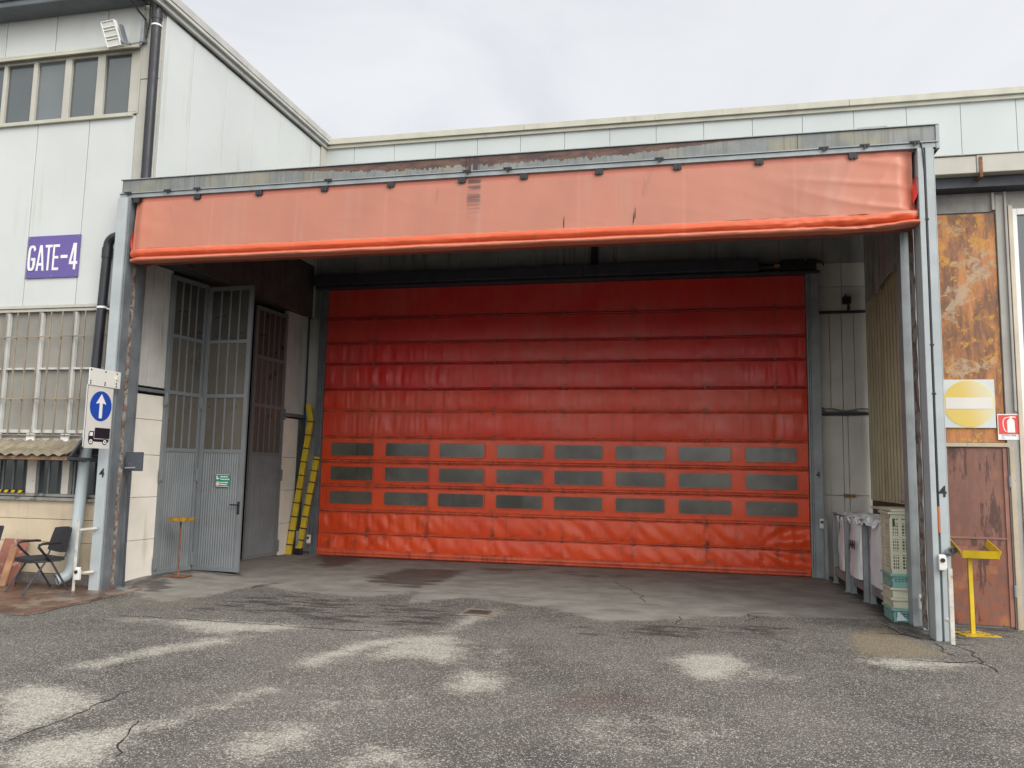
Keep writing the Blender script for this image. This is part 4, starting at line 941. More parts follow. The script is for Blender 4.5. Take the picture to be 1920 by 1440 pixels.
mb.grid(lambda u, v: Vector((-7.83-.02*math.sin(v*5+u*7), PY+.02+u*.32, 5.1-.42*v)), np.linspace(0, 1, 10), np.linspace(0, 1, 12)); mb.build('side_fold', m_door, fc, smooth=True)
for px_ in (259,372,487,609,733,866,982,1123,1270,1424,1601):
    q = aY(px_, 320, PY-.01); mb = MB(); mb.box(q.x-.05, q.x+.05, PY-.008, PY+.022, 5.545, 5.612); mb.box(q.x-.035, q.x-.01, PY-.014, PY-.0085, 5.53, 5.56); mb.box(q.x+.01, q.x+.035, PY-.014, PY-.0085, 5.53, 5.56)
    mb.build('clip', m_blk, fc, bevel=.004)
for x0, zz in ((-1.50,4.93),(-.62,4.94),(-.60,5.0)):
    mb = MB(); mb.prism([(x0,PY-.022,zz-.08),(x0+.012,PY-.022,zz-.05),(x0+.010,PY-.018,zz+.08),(x0+.002,PY-.018,zz+.02)], (0,.006,0)); mb.build('tear', m_blk, fc)

# ------------------------------------------------------------------ right annex
ax_ = thing('annex_building', 'grey annex front with rust eaten sheets beside the right canopy post', 'building', (4,10.75,0))
FA = Fr((0,10.75), (1,10.75), (0,-1))
mb = MB(); FA.box(mb, 2.95, 8, -.2, -.02, 0, 5.5); mb.build('wall', m_annex, ax_)
mb = MB(); FA.box(mb, 3.845, 3.975, -.02, .03, 0, 5.35); FA.box(mb, 3.80,3.835,-.02,.05,5.15,5.38); FA.box(mb, 3.935, 3.965, .031, .06, 2.6, 5.38); mb.build('column', m_annex, ax_, bevel=.006)
mb = MB(); FA.box(mb, 2.95, 3.835, -.02, .006, 2.22, 5.12); mb.build('rusty_sheet', m_rpanel, ax_, bevel=.003)
mb = MB(); FA.box(mb, 2.95, 3.8, -.02, .012, 5.14, 5.36); mb.build('grey_sheet', M('stained_grey_sheet', (.19,.18,.17), .6, var=.3, streak=((.09,.08,.08), .5, .7, 6), bump=.1), ax_)
mb = MB(); FA.box(mb, 2.95, 3.86, -.02, .05, 2.165, 2.215); FA.box(mb, 3.855, 3.91, .031, .06, 0, 2.16); mb.build('door_frame', M('rusty_beige_frame', (.40,.34,.25), .6, var=.15, streak=((.25,.13,.06), .6, .7, 8), spots=((.3,.13,.06), .62, .8, 9), bump=.15), ax_, bevel=.005)
d2 = MB(); FA.box(d2, 2.95, 3.835, -.015, .020, .03, 1.06); FA.box(d2, 2.95, 3.835, -.015, .022, 1.065, 2.155); rd = d2.build('rusty_door', m_rdoor, ax_, bevel=.004)
mb = MB(); FA.box(mb, 3.79,3.833,.0235,.034,.03,2.15); FA.box(mb, 2.95,3.79,.0225,.030,1.05,1.075); mb.build('door_edge', M('oxide_red_edge', (.26,.12,.09), .6, var=.2, bump=.1), rd)
for zz in (1.75,.45):
    mb = MB(); mb.tube([FA.p(3.853,.045,zz-.07), FA.p(3.853,.045,zz+.07)], .022, 10); mb.build('hinge', m_galv, rd, smooth='auto')
mb = MB(); FA.box(mb, 3.98, 4.028, -.02, .05, 0, 5.2); mb.build('window_jamb', M('beige_jamb', (.52,.46,.36), .6, bump=.05), ax_, bevel=.004)
wn = MB(); FA.box(wn, 4.032, 4.085, -.02, .03, 0, 5.16); FA.box(wn, 4.085, 5.4, -.02, .03, 5.08, 5.16); FA.box(wn, 5.33, 5.4, -.02, .03, 0, 5.08); wo = wn.build('window', m_letter, ax_, bevel=.006)
mb = MB(); FA.box(mb, 4.087, 5.328, -.015, .0, .05, 5.078); mb.build('pane', m_glass, wo)
mb = MB()
FA.box(mb, 2.88, 3.545, .02, .34, 5.54, 5.76); FA.box(mb, 3.55, 7.9, .02, .345, 5.54, 5.765); FA.box(mb, 2.88, 7.9, .01, .36, 5.768, 5.785)
mb.build('gutter', m_trim, ax_, bevel=.008)
mb = MB(); FA.box(mb, 3.575, 3.61, .347, .36, 5.50, 5.74); FA.box(mb, 3.575, 3.61, .1, .36, 5.48, 5.50); mb.build('gutter_strap', m_rust, ax_)
mb = MB(); FA.box(mb, 2.96, 7.9, -.02, .22, 5.40, 5.535); mb.build('soffit', m_motor, ax_)
mb = MB(); mb.prism([(3.02,10.45,5.70),(8,10.45,5.70),(8,15.28,6.75),(3.02,15.28,6.75)], (0,0,.06)); mb.build('roof', m_galv, ax_)
# corrugated inner side wall of the canopy (belongs to the annex)
FX = Fr((3.22,10.9), (3.26,15.25), (-1,0))
mb = MB(); 
mb.grid(lambda u, v: FX.p(u, .038*max(-.8, min(.8, 1.6*math.sin(u*2*math.pi/.21))), v), np.linspace(0, 4.33, 700), [1.38, 2.6, 3.8, 5.25]); mb.build('corrugated_sheet', m_corr, ax_, smooth='auto')
mb = MB(); FX.box(mb, 0, 4.33, -.06, -.03, 1.0, 5.25); mb.build('backing', m_inner, ax_)
mb = MB(); FX.box(mb, 0, 4.33, -.05, -.0, .9, 1.375); mb.build('brown_band', M('brown_plank', (.11,.055,.035), .7, var=.25, bump=.2), ax_, bevel=.004)
mb = MB(); FX.box(mb, 0, 4.33, -.09, -.02, 0, .895); mb.build('base_wall', m_grime, ax_)

# ------------------------------------------------------------------ side gate: folding leaves
def leaf(w, h, zr, nb, hinge_left=True, handle=False):
    """door leaf in local coordinates: x along the leaf, -y outwards"""
    fr = MB(); st = .075
    fr.box(0, st, 0, .05, 0, h); fr.box(w-st, w, 0, .05, 0, h)
    for z0, z1 in [(0,.07)]+[(z-.03, z+.03) for z in zr]+[(h-.07, h)]: fr.box(st+.001, w-st-.001, .003, .047, z0, z1)
    gz = list(zr)+[h-.07]
    n = nb
    for z0, z1 in zip([z+.031 for z in zr], [z-.031 for z in zr[1:]]+[h-.071]):
        for k in range(1, n):
            xx = st+(w-2*st)*k/n; fr.box(xx-.014, xx+.014, .008, .042, z0, z1)
    lo = fr.build('leaf', m_grey, None, bevel=.003)
    pn = MB(); n2 = int((w-2*st)/.045)
    for k in range(n2):
        a = st+(w-2*st)*k/n2; b2 = st+(w-2*st)*(k+1)/n2; mid_ = (a+b2)/2
        pn.add([(a,.02,.07),(mid_-.006,.012,.07),(mid_+.006,.012,.07),(b2,.02,.07),(a,.02,zr[0]-.03),(mid_-.006,.012,zr[0]-.03),(mid_+.006,.012,zr[0]-.03),(b2,.02,zr[0]-.03)], [(0,1,5,4),(1,2,6,5),(2,3,7,6)])
    pn.box(st, w-st, .024, .034, .07, zr[0]-.03)
    attach_local(pn.build('ribbed_panel', m_grey, None), lo)
    for z0, z1 in zip([z+.03 for z in zr], [z-.03 for z in zr[1:]]+[h-.07]):
        gl_ = MB(); gl_.box(st, w-st, .022, .028, z0, z1); attach_local(gl_.build('pane', m_frostdk if z0 > zr[-1] else m_frost, None), lo)
    hx = 0 if hinge_left else w
    for zz in (.18, 1.55, 2.75):
        hg = MB(); hg.box(hx-.035, hx+.03, -.022, -.001, zz-.11, zz+.11); hg.tube([(hx,-.025,zz-.09),(hx,-.025,zz+.09)], .014, 8); attach_local(hg.build('hinge', m_galv if False else m_grey, None, bevel=.004), lo)
    if handle:
        hd = MB(); hd.box(w-.07, w-.03, -.012, 0, .93, 1.13); hd.tube([(w-.05,-.01,1.08),(w-.05,-.05,1.08)], .011, 8); hd.tube([(w-.05,-.05,1.08),(w-.18,-.05,1.08)], .012, 8)
        attach_local(hd.build('handle', m_blk, None, bevel=.003), lo)
    return lo
ga = thing('folding_door', 'tall grey folding door standing open at the left with a green sticker', 'door', (-8.08,11.07,.05))
zr = [1.95, 2.87, 3.79]
LA = leaf(.80, 4.78, zr, 4); LA.parent = ga; LA.location = (0,0,0); LA.rotation_euler = (0,0,math.atan2(.79,.13))
ed_ = Vector((-8.08+.80*math.cos(math.atan2(.79,.13)), 11.07+.80*math.sin(math.atan2(.79,.13)), 0))
LB = leaf(.87, 4.74, zr, 4, True, True); LB.parent = ga; LB.location = (ed_.x+8.08+.01, ed_.y-11.07-.03, 0); LB.rotation_euler = (0,0,math.atan2(-.05,.86))
gb = thing('folding_door', 'dark grey folding door leaf against the wall left of the yellow arms', 'door', (-7.90,13.35,.05))
LC = leaf(1.02, 4.76, zr, 5, False); LC.parent = gb; LC.rotation_euler = (0,0,math.atan2(1.0,.10))
# green sticker on the open leaf
FBn = Vector((math.sin(math.atan2(-.05,.86)), -math.cos(math.atan2(-.05,.86)), 0)); FBu = Vector((math.cos(math.atan2(-.05,.86)), math.sin(math.atan2(-.05,.86)), 0))
so_ = Vector((ed_.x+.01, ed_.y-.03, 0))
d_ = ray(418, 901); tt = (so_-Vector((0,0,CAMH))).dot(FBn)/d_.dot(FBn); sc_ = Vector((0,0,CAMH))+d_*tt+FBn*.012
st_ = thing('notice', 'small green and white safety notice on the open grey door', 'sign', sc_)
mb = MB(); flat(mb, sc_, FBu, Z, FBn, rrect(.26,.205,.01), .004); mb.build('plate', m_green, st_)
mb = MB()
flat(mb, sc_+FBn*.0045, FBu, Z, FBn, [(-.125,.098),(.125,.098),(.125,.092),(-.125,.092)], .0015); flat(mb, sc_+FBn*.0045, FBu, Z, FBn, [(-.125,-.098),(.125,-.098),(.125,-.092),(-.125,-.092)], .0015)
flat(mb, sc_+FBn*.0045, FBu, Z, FBn, [(-.115,.075),(-.095,.075),(-.09,.04),(-.06,.045),(-.06,.03),(-.085,.015),(-.115,.02)], .0015)
disc(mb, sc_+FBu*(-.085)+Z*(-.05)+FBn*.0045, FBu, Z, FBn, .036, .0015, 20); mb.build('pictogram', m_letter, st_)
mb = MB(); disc(mb, sc_+FBu*(-.085)+Z*(-.05)+FBn*.0062, FBu, Z, FBn, .028, .001, 20); mb.build('prohibition_ring', m_red, st_)
mb = MB(); disc(mb, sc_+FBu*(-.085)+Z*(-.05)+FBn*.0074, FBu, Z, FBn, .020, .001, 20); mb.build('ring_field', m_letter, st_)
mb = MB()
for zz, w_ in ((.062,.13),(.022,.15),(-.03,.15),(-.065,.12)):
    x0 = -.04
    while x0 < -.04+w_:
        ww = random.uniform(.012,.035); flat(mb, sc_+FBn*.0045, FBu, Z, FBn, [(x0,zz-.009),(x0+ww,zz-.009),(x0+ww,zz+.009),(x0,zz+.009)], .0015); x0 += ww+.006
mb.build('lettering', m_letter, st_)

# ------------------------------------------------------------------ truck sign on the left post
ts = thing('truck_sign', 'white sign with blue up arrow and a black truck on the left post', 'sign', (-7.82,9.3,2.5))
su, sv, sn = Vector((0,1,0)), Vector((0,0,1)), Vector((1,0,0)); so2 = Vector((-7.81,9.045,1.96))
def sp(mbx, pts, o_, dep): return flat(mbx, so2+sn*o_, su, sv, sn, pts, dep)
mb = MB(); sp(mb, rrect(.50,.86,.03,cx=.25,cy=.43), 0, .012); mb.build('plate', m_signw, ts)
mb = MB(); sp(mb, rrect(.49,.85,.028,cx=.25,cy=.43), -.006, .005); sp(mb, [(.0,.0),(.012,.0),(.012,.86),(.0,.86)], .0122, .004); sp(mb, [(.488,.0),(.5,.0),(.5,.86),(.488,.86)], .0122,.004); mb.build('rim', m_galv, ts)
mb = MB(); sp(mb, [(-.0,.845),(.60,.845),(.60,1.08),(-.0,1.08)], .014, .012); mb.build('top_plate', m_whitepl, ts, bevel=.003)
for a, b_ in ((.03,1.05),(.3,1.05),(.52,1.05),(.03,.87),(.03,.90),(.3,.87),(.3,.9),(.52,.87),(.52,.91)):
    mb = MB(); disc(mb, so2+su*a+sv*b_+sn*.0265, su, sv, sn, .011, .004, 10); mb.build('bolt', m_blk, ts)
mb = MB(); disc(mb, so2+su*.52+sv*.985+sn*.0265, su, sv, sn, .028, .012, 12); mb.build('knob', m_whitepl, ts)
cc = so2+su*.27+sv*.575
mb = MB(); disc(mb, cc+sn*.0125, su, sv, sn, .205, .002, 48); mb.build('arrow_disc', m_signblue, ts)
mb = MB(); flat(mb, cc+sn*.015, su, sv, sn, [(-.028,-.165),(.028,-.165),(.028,.04),(.095,.03),(0,.165),(-.095,.03),(-.028,.04)], .002); mb.build('arrow', m_letter, ts)
tk = so2+sn*.0125+su*.08+sv*.06
mb = MB()
flat(mb, tk, su, sv, sn, [(.11,.075),(.40,.075),(.40,.22),(.11,.22)], .002)
flat(mb, tk, su, sv, sn, [(.0,.035),(.0,.12),(.018,.17),(.10,.17),(.10,.035)], .002)
flat(mb, tk, su, sv, sn, [(.10,.03),(.385,.03),(.385,.066),(.10,.066)], .002)
for a in (.05,.31): disc(mb, tk+su*a+sv*.03, su, sv, sn, .042, .0025, 24)
mb.build('truck_pictogram', m_ink, ts)
mb = MB(); flat(mb, tk+sn*.0025, su, sv, sn, [(.012,.105),(.026,.155),(.078,.155),(.078,.105)], .001)
for a in (.05,.31): disc(mb, tk+su*a+sv*.03+sn*.0027, su, sv, sn, .028, .001, 20)
mb.build('truck_highlight', m_letter, ts)
mb = MB()
for a in (.05,.31): disc(mb, tk+su*a+sv*.03+sn*.004, su, sv, sn, .011, .001, 16)
mb.build('wheel_hub', m_ink, ts)
mb = MB(); mb.bar((-7.83,9.56,2.9),(-7.95,9.66,2.9),.03); mb.bar((-7.83,9.5,2.2),(-7.95,9.66,2.2),.03); mb.build('bracket', m_galv, ts)

# ------------------------------------------------------------------ small signs and stands at the left
ps = thing('pole_sign', 'small dark plate on a thin pole beside the left canopy post', 'sign', (-7.76,9.98,0))
mb = MB(); mb.tube([(-7.76,9.98,0),(-7.80,9.98,1.90)], .015, 10); mb.build('pole', m_motor, ps, smooth='auto')
mb = MB(); flat(mb, (-7.705,9.955,1.795), X, Z, (0,-1,0), rrect(.29,.27,.01), .006); mb.build('plate', M('dark_grey_plate', (.055,.06,.075), .5, var=.2, spots=((.12,.12,.13), .6, .6, 9), bump=.1), ps)
mb = MB(); mb.tube([(-7.84,9.94,1.70),(-7.68,9.94,1.705)], .014, 8); mb.build('bracket', m_galv, ps)
mb = MB(); disc(mb, (-7.76,9.98,.019), X, Yv, Z, .12, .015, 20); mb.build('base', m_galvd, ps)
a2 = thing('ashtray_stand', 'small rusted yellow tray stand in front of the grey folding door', 'stand', (-7.70,11.12,0))
bx, by = -7.69, 11.12
mb = MB(); mb.tube([(bx,by,.05),(bx-.01,by,.90)], .014, 10); mb.build('pole', m_rust, a2, smooth='auto')
mb = MB(); mb.box(bx-.17,bx+.17,by-.12,by+.12,.045,.055); mb.build('base', m_rust, a2)
mb = MB(); mb.prism([(bx-.12,by-.10,.88),(bx+.11,by-.10,.88),(bx+.11,by+.1,.88),(bx-.12,by+.1,.88)], (0,0,.01))
for p_, q_ in (((-.15,-.12),(.14,-.12)),((.14,-.12),(.14,.12)),((.14,.12),(-.15,.12)),((-.15,.12),(-.15,-.12))): mb.bar((bx+p_[0],by+p_[1],.915),(bx+q_[0],by+q_[1],.915),.01,.06)
mb.build('tray', m_yelrust, a2)

# ------------------------------------------------------------------ yellow tray stand at the right
ys_ = thing('tray_stand', 'bright yellow tray stand on a square base before the rusty door', 'stand', (3.21,10.22,0))
bx, by = 3.215, 10.22
mb = MB(); mb.bar((bx,by,.01),(bx-.005,by,.87),.045,.045); mb.build('pole', m_yellow, ys_, bevel=.004)
mb = MB(); mb.prism([(bx-.13,by-.16,.0),(bx+.27,by-.10,.0),(bx+.13,by+.17,.0),(bx-.24,by+.1,.0)], (0,0,.014)); mb.build('base', M('rust_bitten_yellow_paint', (.48,.33,.02), .7, var=.2, scale=8, spots=((.10,.055,.025), .52, .9, 13), bump=.3), ys_, bevel=.003)
tx0, tx1, ty0, ty1, tz, tb = 3.085, 3.47, 10.05, 10.42, .875, .985   # the tray is tilted towards the yard
def rim(name, a, b_, n_, h):
    a, b_, n_ = Vector(a), Vector(b_), Vector(n_); up = Vector((0,-.25,1)).normalized()*h; mb = MB()
    mb.hexa([a, b_, b_+n_*.006, a+n_*.006, a+up+n_*-.022, b_+up+n_*-.022, b_+up+n_*-.016, a+up+n_*-.016]); mb.build(name, m_yellow, ys_)
mb = MB(); mb.hexa([(tx0+.01,ty0+.01,tz-.006),(tx1-.01,ty0+.01,tz-.006),(tx1-.03,ty1,tb-.006),(tx0-.0,ty1,tb-.006),(tx0+.01,ty0+.01,tz),(tx1-.01,ty0+.01,tz),(tx1-.03,ty1,tb),(tx0,ty1,tb)]); mb.build('tray_floor', m_rdoor, ys_)
rim('front_rim', (tx0,ty0,tz),(tx1,ty0,tz),(0,1,0),.092)
rim('side_rim', (tx0-.002,ty1,tb),(tx0-.002,ty0+.008,tz),(1,0,0),.085)
rim('side_rim', (tx1-.001,ty0+.008,tz),(tx1-.022,ty1,tb),(-1,0,0),.085)
mb = MB(); mb.bar((bx+.02,by-.025,.62),(bx+.10,by-.03,.63),.010); mb.bar((bx+.10,by-.03,.63),(bx+.115,by-.03,.66),.01); mb.build('hook', m_rust, ys_)

# ------------------------------------------------------------------ signs at the right
ne = thing('no_entry_sign', 'square plate with a faded yellow no-entry disc on the rusty sheet', 'sign', (3.44,10.72,2.7))
mb = MB(); mb.box(3.145,3.735,10.722,10.738,2.40,3.0); mb.build('plate', M('pale_blue_grey_plate', (.54,.58,.58), .45, var=.05, bump=.02), ne, bevel=.002)
mt, t, b, P = new_mat('bleached_yellow')
sepx = t.node('ShaderNodeSeparateXYZ', {0: P}); f_ = t.ramp(t.math('ADD', sepx.outputs[0], t.math('MULTIPLY', t.math('SUBTRACT', sepx.outputs[2], 2.7), .25)), 3.35, 3.74)
t.set(b.inputs['Base Color'], t.mix(f_, (.62,.46,.11), (.62,.585,.40))); b.inputs['Roughness'].default_value = .45
mb = MB(); disc(mb, (3.44,10.721,2.70), X, Z, (0,-1,0), .29, .002, 64); mb.build('disc', mt, ne)
mb = MB(); disc(mb, (3.44,10.7215,2.70), X, Z, (0,-1,0), .297, .001, 64); mb.build('disc_border', M('pale_yellow_border', (.66,.6,.38), .5, bump=0), ne)
mb = MB(); mb.box(3.175,3.705,10.7165,10.7185,2.635,2.775); mb.build('bar', M('faded_white_bar', (.64,.62,.58), .45, var=.03, bump=0), ne)
ex = thing('extinguisher_sign', 'small red fire extinguisher sign on the grey column at the right', 'sign', (3.87,10.7,2.42))
ey = 10.716
mb = MB(); mb.box(3.748,3.995,ey,ey+.006,2.255,2.572); mb.build('plate', m_letter, ex, bevel=.002)
mb = MB(); mb.box(3.758,3.985,ey-.002,ey-.0005,2.325,2.560); mb.build('red_field', m_red, ex)
mb = MB(); oo = (3.895,ey-.0025,2.44); N_ = (0,-1,0)
flat(mb, oo, X, Z, N_, [(-.042,-.095),(.042,-.095),(.042,-.08),(.040,.045),(.025,.068),(.012,.075),(.012,.09),(.055,.085),(.055,.098),(.0,.105),(-.018,.098),(-.012,.075),(-.028,.066),(-.042,.045)], .0015)
hose = [(-.02,.093),(-.06,.085),(-.083,.06),(-.088,.02),(-.083,-.03),(-.07,-.07),(-.055,-.085)]
for (a0, b0), (a1, b1) in zip(hose, hose[1:]):
    L_ = math.hypot(a1-a0, b1-b0); nx_, nz_ = -(b1-b0)/L_*.005, (a1-a0)/L_*.005
    flat(mb, oo, X, Z, N_, [(a0-nx_,b0-nz_),(a1-nx_,b1-nz_),(a1+nx_,b1+nz_),(a0+nx_,b0+nz_)], .0014)
mb.build('extinguisher_symbol', m_letter, ex)
text_mesh('lettering', 'ESTINTORE', .030, (3.787,ey-.0005,2.308), X, Z, N_, m_ink, ex, sx=1.05, depth=.0008, align='LEFT')
text_mesh('lettering', 'N.1', .026, (3.787,ey-.0005,2.278), X, Z, N_, m_ink, ex, sx=1.0, depth=.0008, align='LEFT')

# ------------------------------------------------------------------ yellow barrier arms leaning by the door
def arm(name_label, a, b_, n, kink=None, foot=None):
    t_ = thing('barrier_arm', name_label, 'barrier arm', a, 'yellow barrier arms')
    a, b_ = Vector(a), Vector(b_)
    mb = MB(); mb.bar(a, b_, .115, .07, up=(0,1,0)); mb.build('arm', m_yelarm, t_, bevel=.012)
    if kink: mb = MB(); mb.bar(b_-Vector((0,.002,.03)), kink, .105, .06, up=(0,1,0)); mb.build('folded_tip', m_yelarm, t_, bevel=.012)
    for k in range(n):
        p = a.lerp(b_, (k+.75)/n); d = (b_-a).normalized(); mb = MB(); mb.bar(p-d*.012, p+d*.012, .128, .082, up=(0,1,0)); mb.build('band', m_blk, t_)
    if foot: mb = MB(); mb.box(a.x-.07,a.x+.07,a.y-.05,a.y+.05,0,.16); mb.build('foot', m_blk, t_, bevel=.01)
arm('taller yellow barrier arm with black bands and bent tip leaning on the wall', (-7.71,14.66,.02), (-7.50,14.95,2.76), 10, kink=(-7.575,14.95,3.06))
arm('shorter yellow barrier arm with black foot leaning next to the door rail', (-7.52,14.72,.15), (-7.30,14.90,1.98), 8, foot=True)

# ------------------------------------------------------------------ chairs and boards at the left
def chair(loc, rot, label):
    t_ = thing('office_chair', label, 'chair', loc, 'black chairs by the wall')
    def loc_build(mbx, nm, mt_, **kw):
        o = mbx.build(nm, mt_, None, **kw); o.parent = t_; return o
    # local: chair faces -y
    mb = MB()
    def seat(u, v, dz): return Vector((.235*u*(1-.10*v*v*(v < 0)), .215*v, .43+dz-.018*math.cos(u*1.5)*math.cos(v*1.4)+(-.03*(-v-.6) if v < -.6 else 0)))
    g = np.linspace(-1, 1, 13)
    mb.grid(lambda u, v: seat(u, v, .03), g, g); mb.grid(lambda u, v: seat(u, v, -.018), g, g)
    rim = [(-1, v) for v in g]+[(u, 1) for u in g]+[(1, v) for v in g[::-1]]+[(u, -1) for u in g[::-1]]
    o = len(mb.v)
    for u, v in rim: mb.v.append(tuple(seat(u, v, .03))); mb.v.append(tuple(seat(u, v, -.018)))
    for k in range(len(rim)): 
        k2 = (k+1) % len(rim); mb.f.append([o+2*k, o+2*k+1, o+2*k2+1, o+2*k2]); mb.mi.append(0)
    loc_build(mb, 'seat', m_blkfab, smooth='auto')
    mb = MB()
    def back(u, v, d):
        w = .235*(1-.22*max(0, v-.2)**1.6-.05*(1-v)); zz = .53+.30*v
        zz -= .05*(1-v)**3*(1-abs(u)**2)*-1*0
        top = .02*(1-u*u)*v
        return Vector((w*u, .215+.07*v+.045*(1-u*u)+d, zz+top-(.03*(1-u*u)*(1-v))))
    mb.grid(lambda u, v: back(u, v, 0), g, np.linspace(0, 1, 9)); mb.grid(lambda u, v: back(u, v, .025), g, np.linspace(0, 1, 9))
    vv_ = list(np.linspace(0, 1, 9)); rim = [(-1, v) for v in vv_]+[(u, 1) for u in g]+[(1, v) for v in vv_[::-1]]+[(u, 0) for u in g[::-1]]; o = len(mb.v)
    for u, v in rim: mb.v.append(tuple(back(u, v, 0))); mb.v.append(tuple(back(u, v, .025)))
    for k in range(len(rim)):
        k2 = (k+1) % len(rim); mb.f.append([o+2*k, o+2*k+1, o+2*k2+1, o+2*k2]); mb.mi.append(0)
    loc_build(mb, 'backrest', m_blkfab, smooth='auto')
    for s_ in (-1, 1):
        mb = MB(); mb.tube([(s_*.225,-.30,0),(s_*.225,-.03,.41)], .013, 10); loc_build(mb, 'leg', m_motor, smooth='auto')
        mb = MB(); mb.tube([(s_*.225,.30,0),(s_*.225,.04,.41)], .013, 10); loc_build(mb, 'leg', m_motor, smooth='auto')
        mb = MB(); mb.tube([(s_*.225,-.18,.41),(s_*.225,.17,.41),(s_*.215,.235,.47),(s_*.205,.27,.62)], .012, 10); loc_build(mb, 'side_rail', m_motor, smooth='auto')
        mb = MB(); mb.tube([(s_*.25,.02,.42),(s_*.27,-.10,.54),(s_*.275,-.16,.61),(s_*.275,-.155,.64),(s_*.275,-.10,.655),(s_*.275,.10,.655),(s_*.27,.14,.65)], [.014,.016,.018,.018,.018,.017,.012], 10); loc_build(mb, 'armrest', m_blk, smooth='auto')
    mb = MB(); mb.tube([(-.22,-.03,.405),(.22,-.03,.405)], .012, 8); mb.tube([(-.22,.04,.405),(.22,.04,.405)], .012, 8); loc_build(mb, 'crossbar', m_motor, smooth='auto')
    t_.rotation_euler = (0,0,rot)
    return t_
ch = chair((-8.62,9.36,.018), R(-20), 'black office chair with armrests standing beside the pale downpipe')
c2 = copy_tree(ch); c2.location = (-9.50,9.12,.018); c2.rotation_euler = (0,0,R(-30)); c2['label'] = 'black chair cut off by the left edge of the picture'
def board(x0, w, h, th, lean, label, mt_, y):
    t_ = MB(); a = Vector((x0,y,.02)); 
    t_.hexa([a, a+X*w, a+X*w+Vector((0,th,0)), a+Vector((0,th,0)), a+Vector((-.03,lean,h)), a+X*w+Vector((-.03,lean,h)), a+X*w+Vector((-.03,lean+th,h)), a+Vector((-.03,lean+th,h))])
    o = t_.build('wooden_board', mt_, None, bevel=.004); tag(o, label, 'board', 'boards leaning on the wall'); return o
board(-9.72,.42,.62,.018,.25,'reddish brown board leaning on the beige wall behind the chairs', M('reddish_board', (.24,.09,.06), .6, var=.2, spots=((.5,.42,.4), .58, .7, 8), bump=.1), 9.66)
board(-9.44,.10,.52,.03,.18,'pale orange timber plank leaning in front of the reddish board', m_wood, 9.55)

# ------------------------------------------------------------------ stillages with white bags
def stillage(y0, y1, x0, label, h=1.18):
    t_ = thing('post_pallet', label, 'post pallet', (x0,y0,0), 'steel post pallets along the right wall')
    x1 = x0+.62
    for (xx, yy) in ((x0,y0),(x0,y1-.07),(x1-.07,y0),(x1-.07,y1-.07)):
        mb = MB(); mb.box(xx, xx+.07, yy, yy+.012, .0, h); mb.box(xx, xx+.012, yy+.012, yy+.07, .0, h); mb.build('post', m_galv, t_, bevel=.003)
        mb = MB(); mb.box(xx-.02, xx+.08, yy-.015, yy+.08, .0, .012); mb.build('foot', m_galv, t_)
    mb = MB(); mb.box(x0+.013, x0+.05, y0+.075, y1-.075, .14, .27); mb.box(x1-.05, x1-.01, y0+.075, y1-.075, .14, .27); mb.box(x0+.075, x1-.075, y0+.015, y0+.05, .14, .27); mb.box(x0+.075, x1-.075, y1-.05, y1-.015, .14, .27); mb.box(x0+.055, x1-.055, y0+.055, y1-.055, .272, .29); mb.build('base_frame', m_galv, t_, bevel=.004)
    mb = MB(); mb.box(x0+.01, x0+.03, y0+.075, y1-.075, h-.04, h-.015); mb.build('top_rail', m_galvd, t_); mb = MB(); mb.box(x1-.03, x1-.01, y0+.075, y1-.075, h-.04, h-.015); mb.build('top_rail', m_galvd, t_); mb = MB(); mb.box(x0+.015, x0+.025, (y0+y1)/2-.02, (y0+y1)/2+.01, .29, h-.045); mb.build('middle_bar', m_galvd, t_)
    return t_
def bigbag(y0, y1, x0, x1, z0, z1, label, seed, txt=None, slump=.0):
    t_ = thing('bulk_bag', label, 'bag', ((x0+x1)/2,(y0+y1)/2,z0), 'white bulk bags')
    mb = MB(); n = 44
    def ring(k, v):
        a = k*2*math.pi/n; ca, sa = math.cos(a), math.sin(a); pw = .35
        sx = math.copysign(abs(ca)**pw, ca); sy = math.copysign(abs(sa)**pw, sa)
        q = Vector((ca*1.5, sa*1.5, v*2.5+seed))
        b2 = 1-.10*v+.04*math.sin(v*math.pi)+.07*mnoise.noise(q)+.05*mnoise.noise(q*3.1)+.025*math.sin(a*9+seed)*v
        zz = z0+(z1-z0)*v+.10*v*v*mnoise.noise(Vector((ca*2, sa*2, seed*3)))-slump*v*max(0, sa)
        return Vector(((x0+x1)/2+(x1-x0)/2*sx*b2, (y0+y1)/2+(y1-y0)/2*sy*b2, zz))
    vs_ = np.linspace(0, 1, 22)
    mb.add([ring(k, v) for v in vs_ for k in range(n)], [(j*n+k, j*n+(k+1) % n, (j+1)*n+(k+1) % n, (j+1)*n+k) for j in range(len(vs_)-1) for k in range(n)])
    top = len(mb.v); mb.v.append(((x0+x1)/2,(y0+y1)/2,z1-.10)); j = (len(vs_)-1)*n
    for k in range(n): mb.f.append([j+k, j+(k+1) % n, top]); mb.mi.append(0)
    mb.build('sack', m_bag, t_, smooth=True)
    for sy in (y0+.1, y1-.12):
        mb = MB(); mb.tube([(x0+.02,sy,z1-.05),(x0-.005,sy+.02,z1+.03),(x0+.06,sy+.06,z1+.05),(x0+.10,sy+.08,z1-.02)], .014, 6); mb.build('loop', m_bag, t_, smooth=True)
    if txt: text_mesh('lettering', txt, .17, (x0-.034,(y0+y1)/2-.10,z0+.48), (0,-1,0), Z, (-1,0,0), m_ink, t_, sx=1.5, depth=.003, bold=.004)
    return t_
stillage(13.35,14.45,2.44,'grey steel post pallet nearest the orange door on the right')
stillage(12.36,13.30,2.50,'grey steel post pallet in the middle of the row at the right wall')
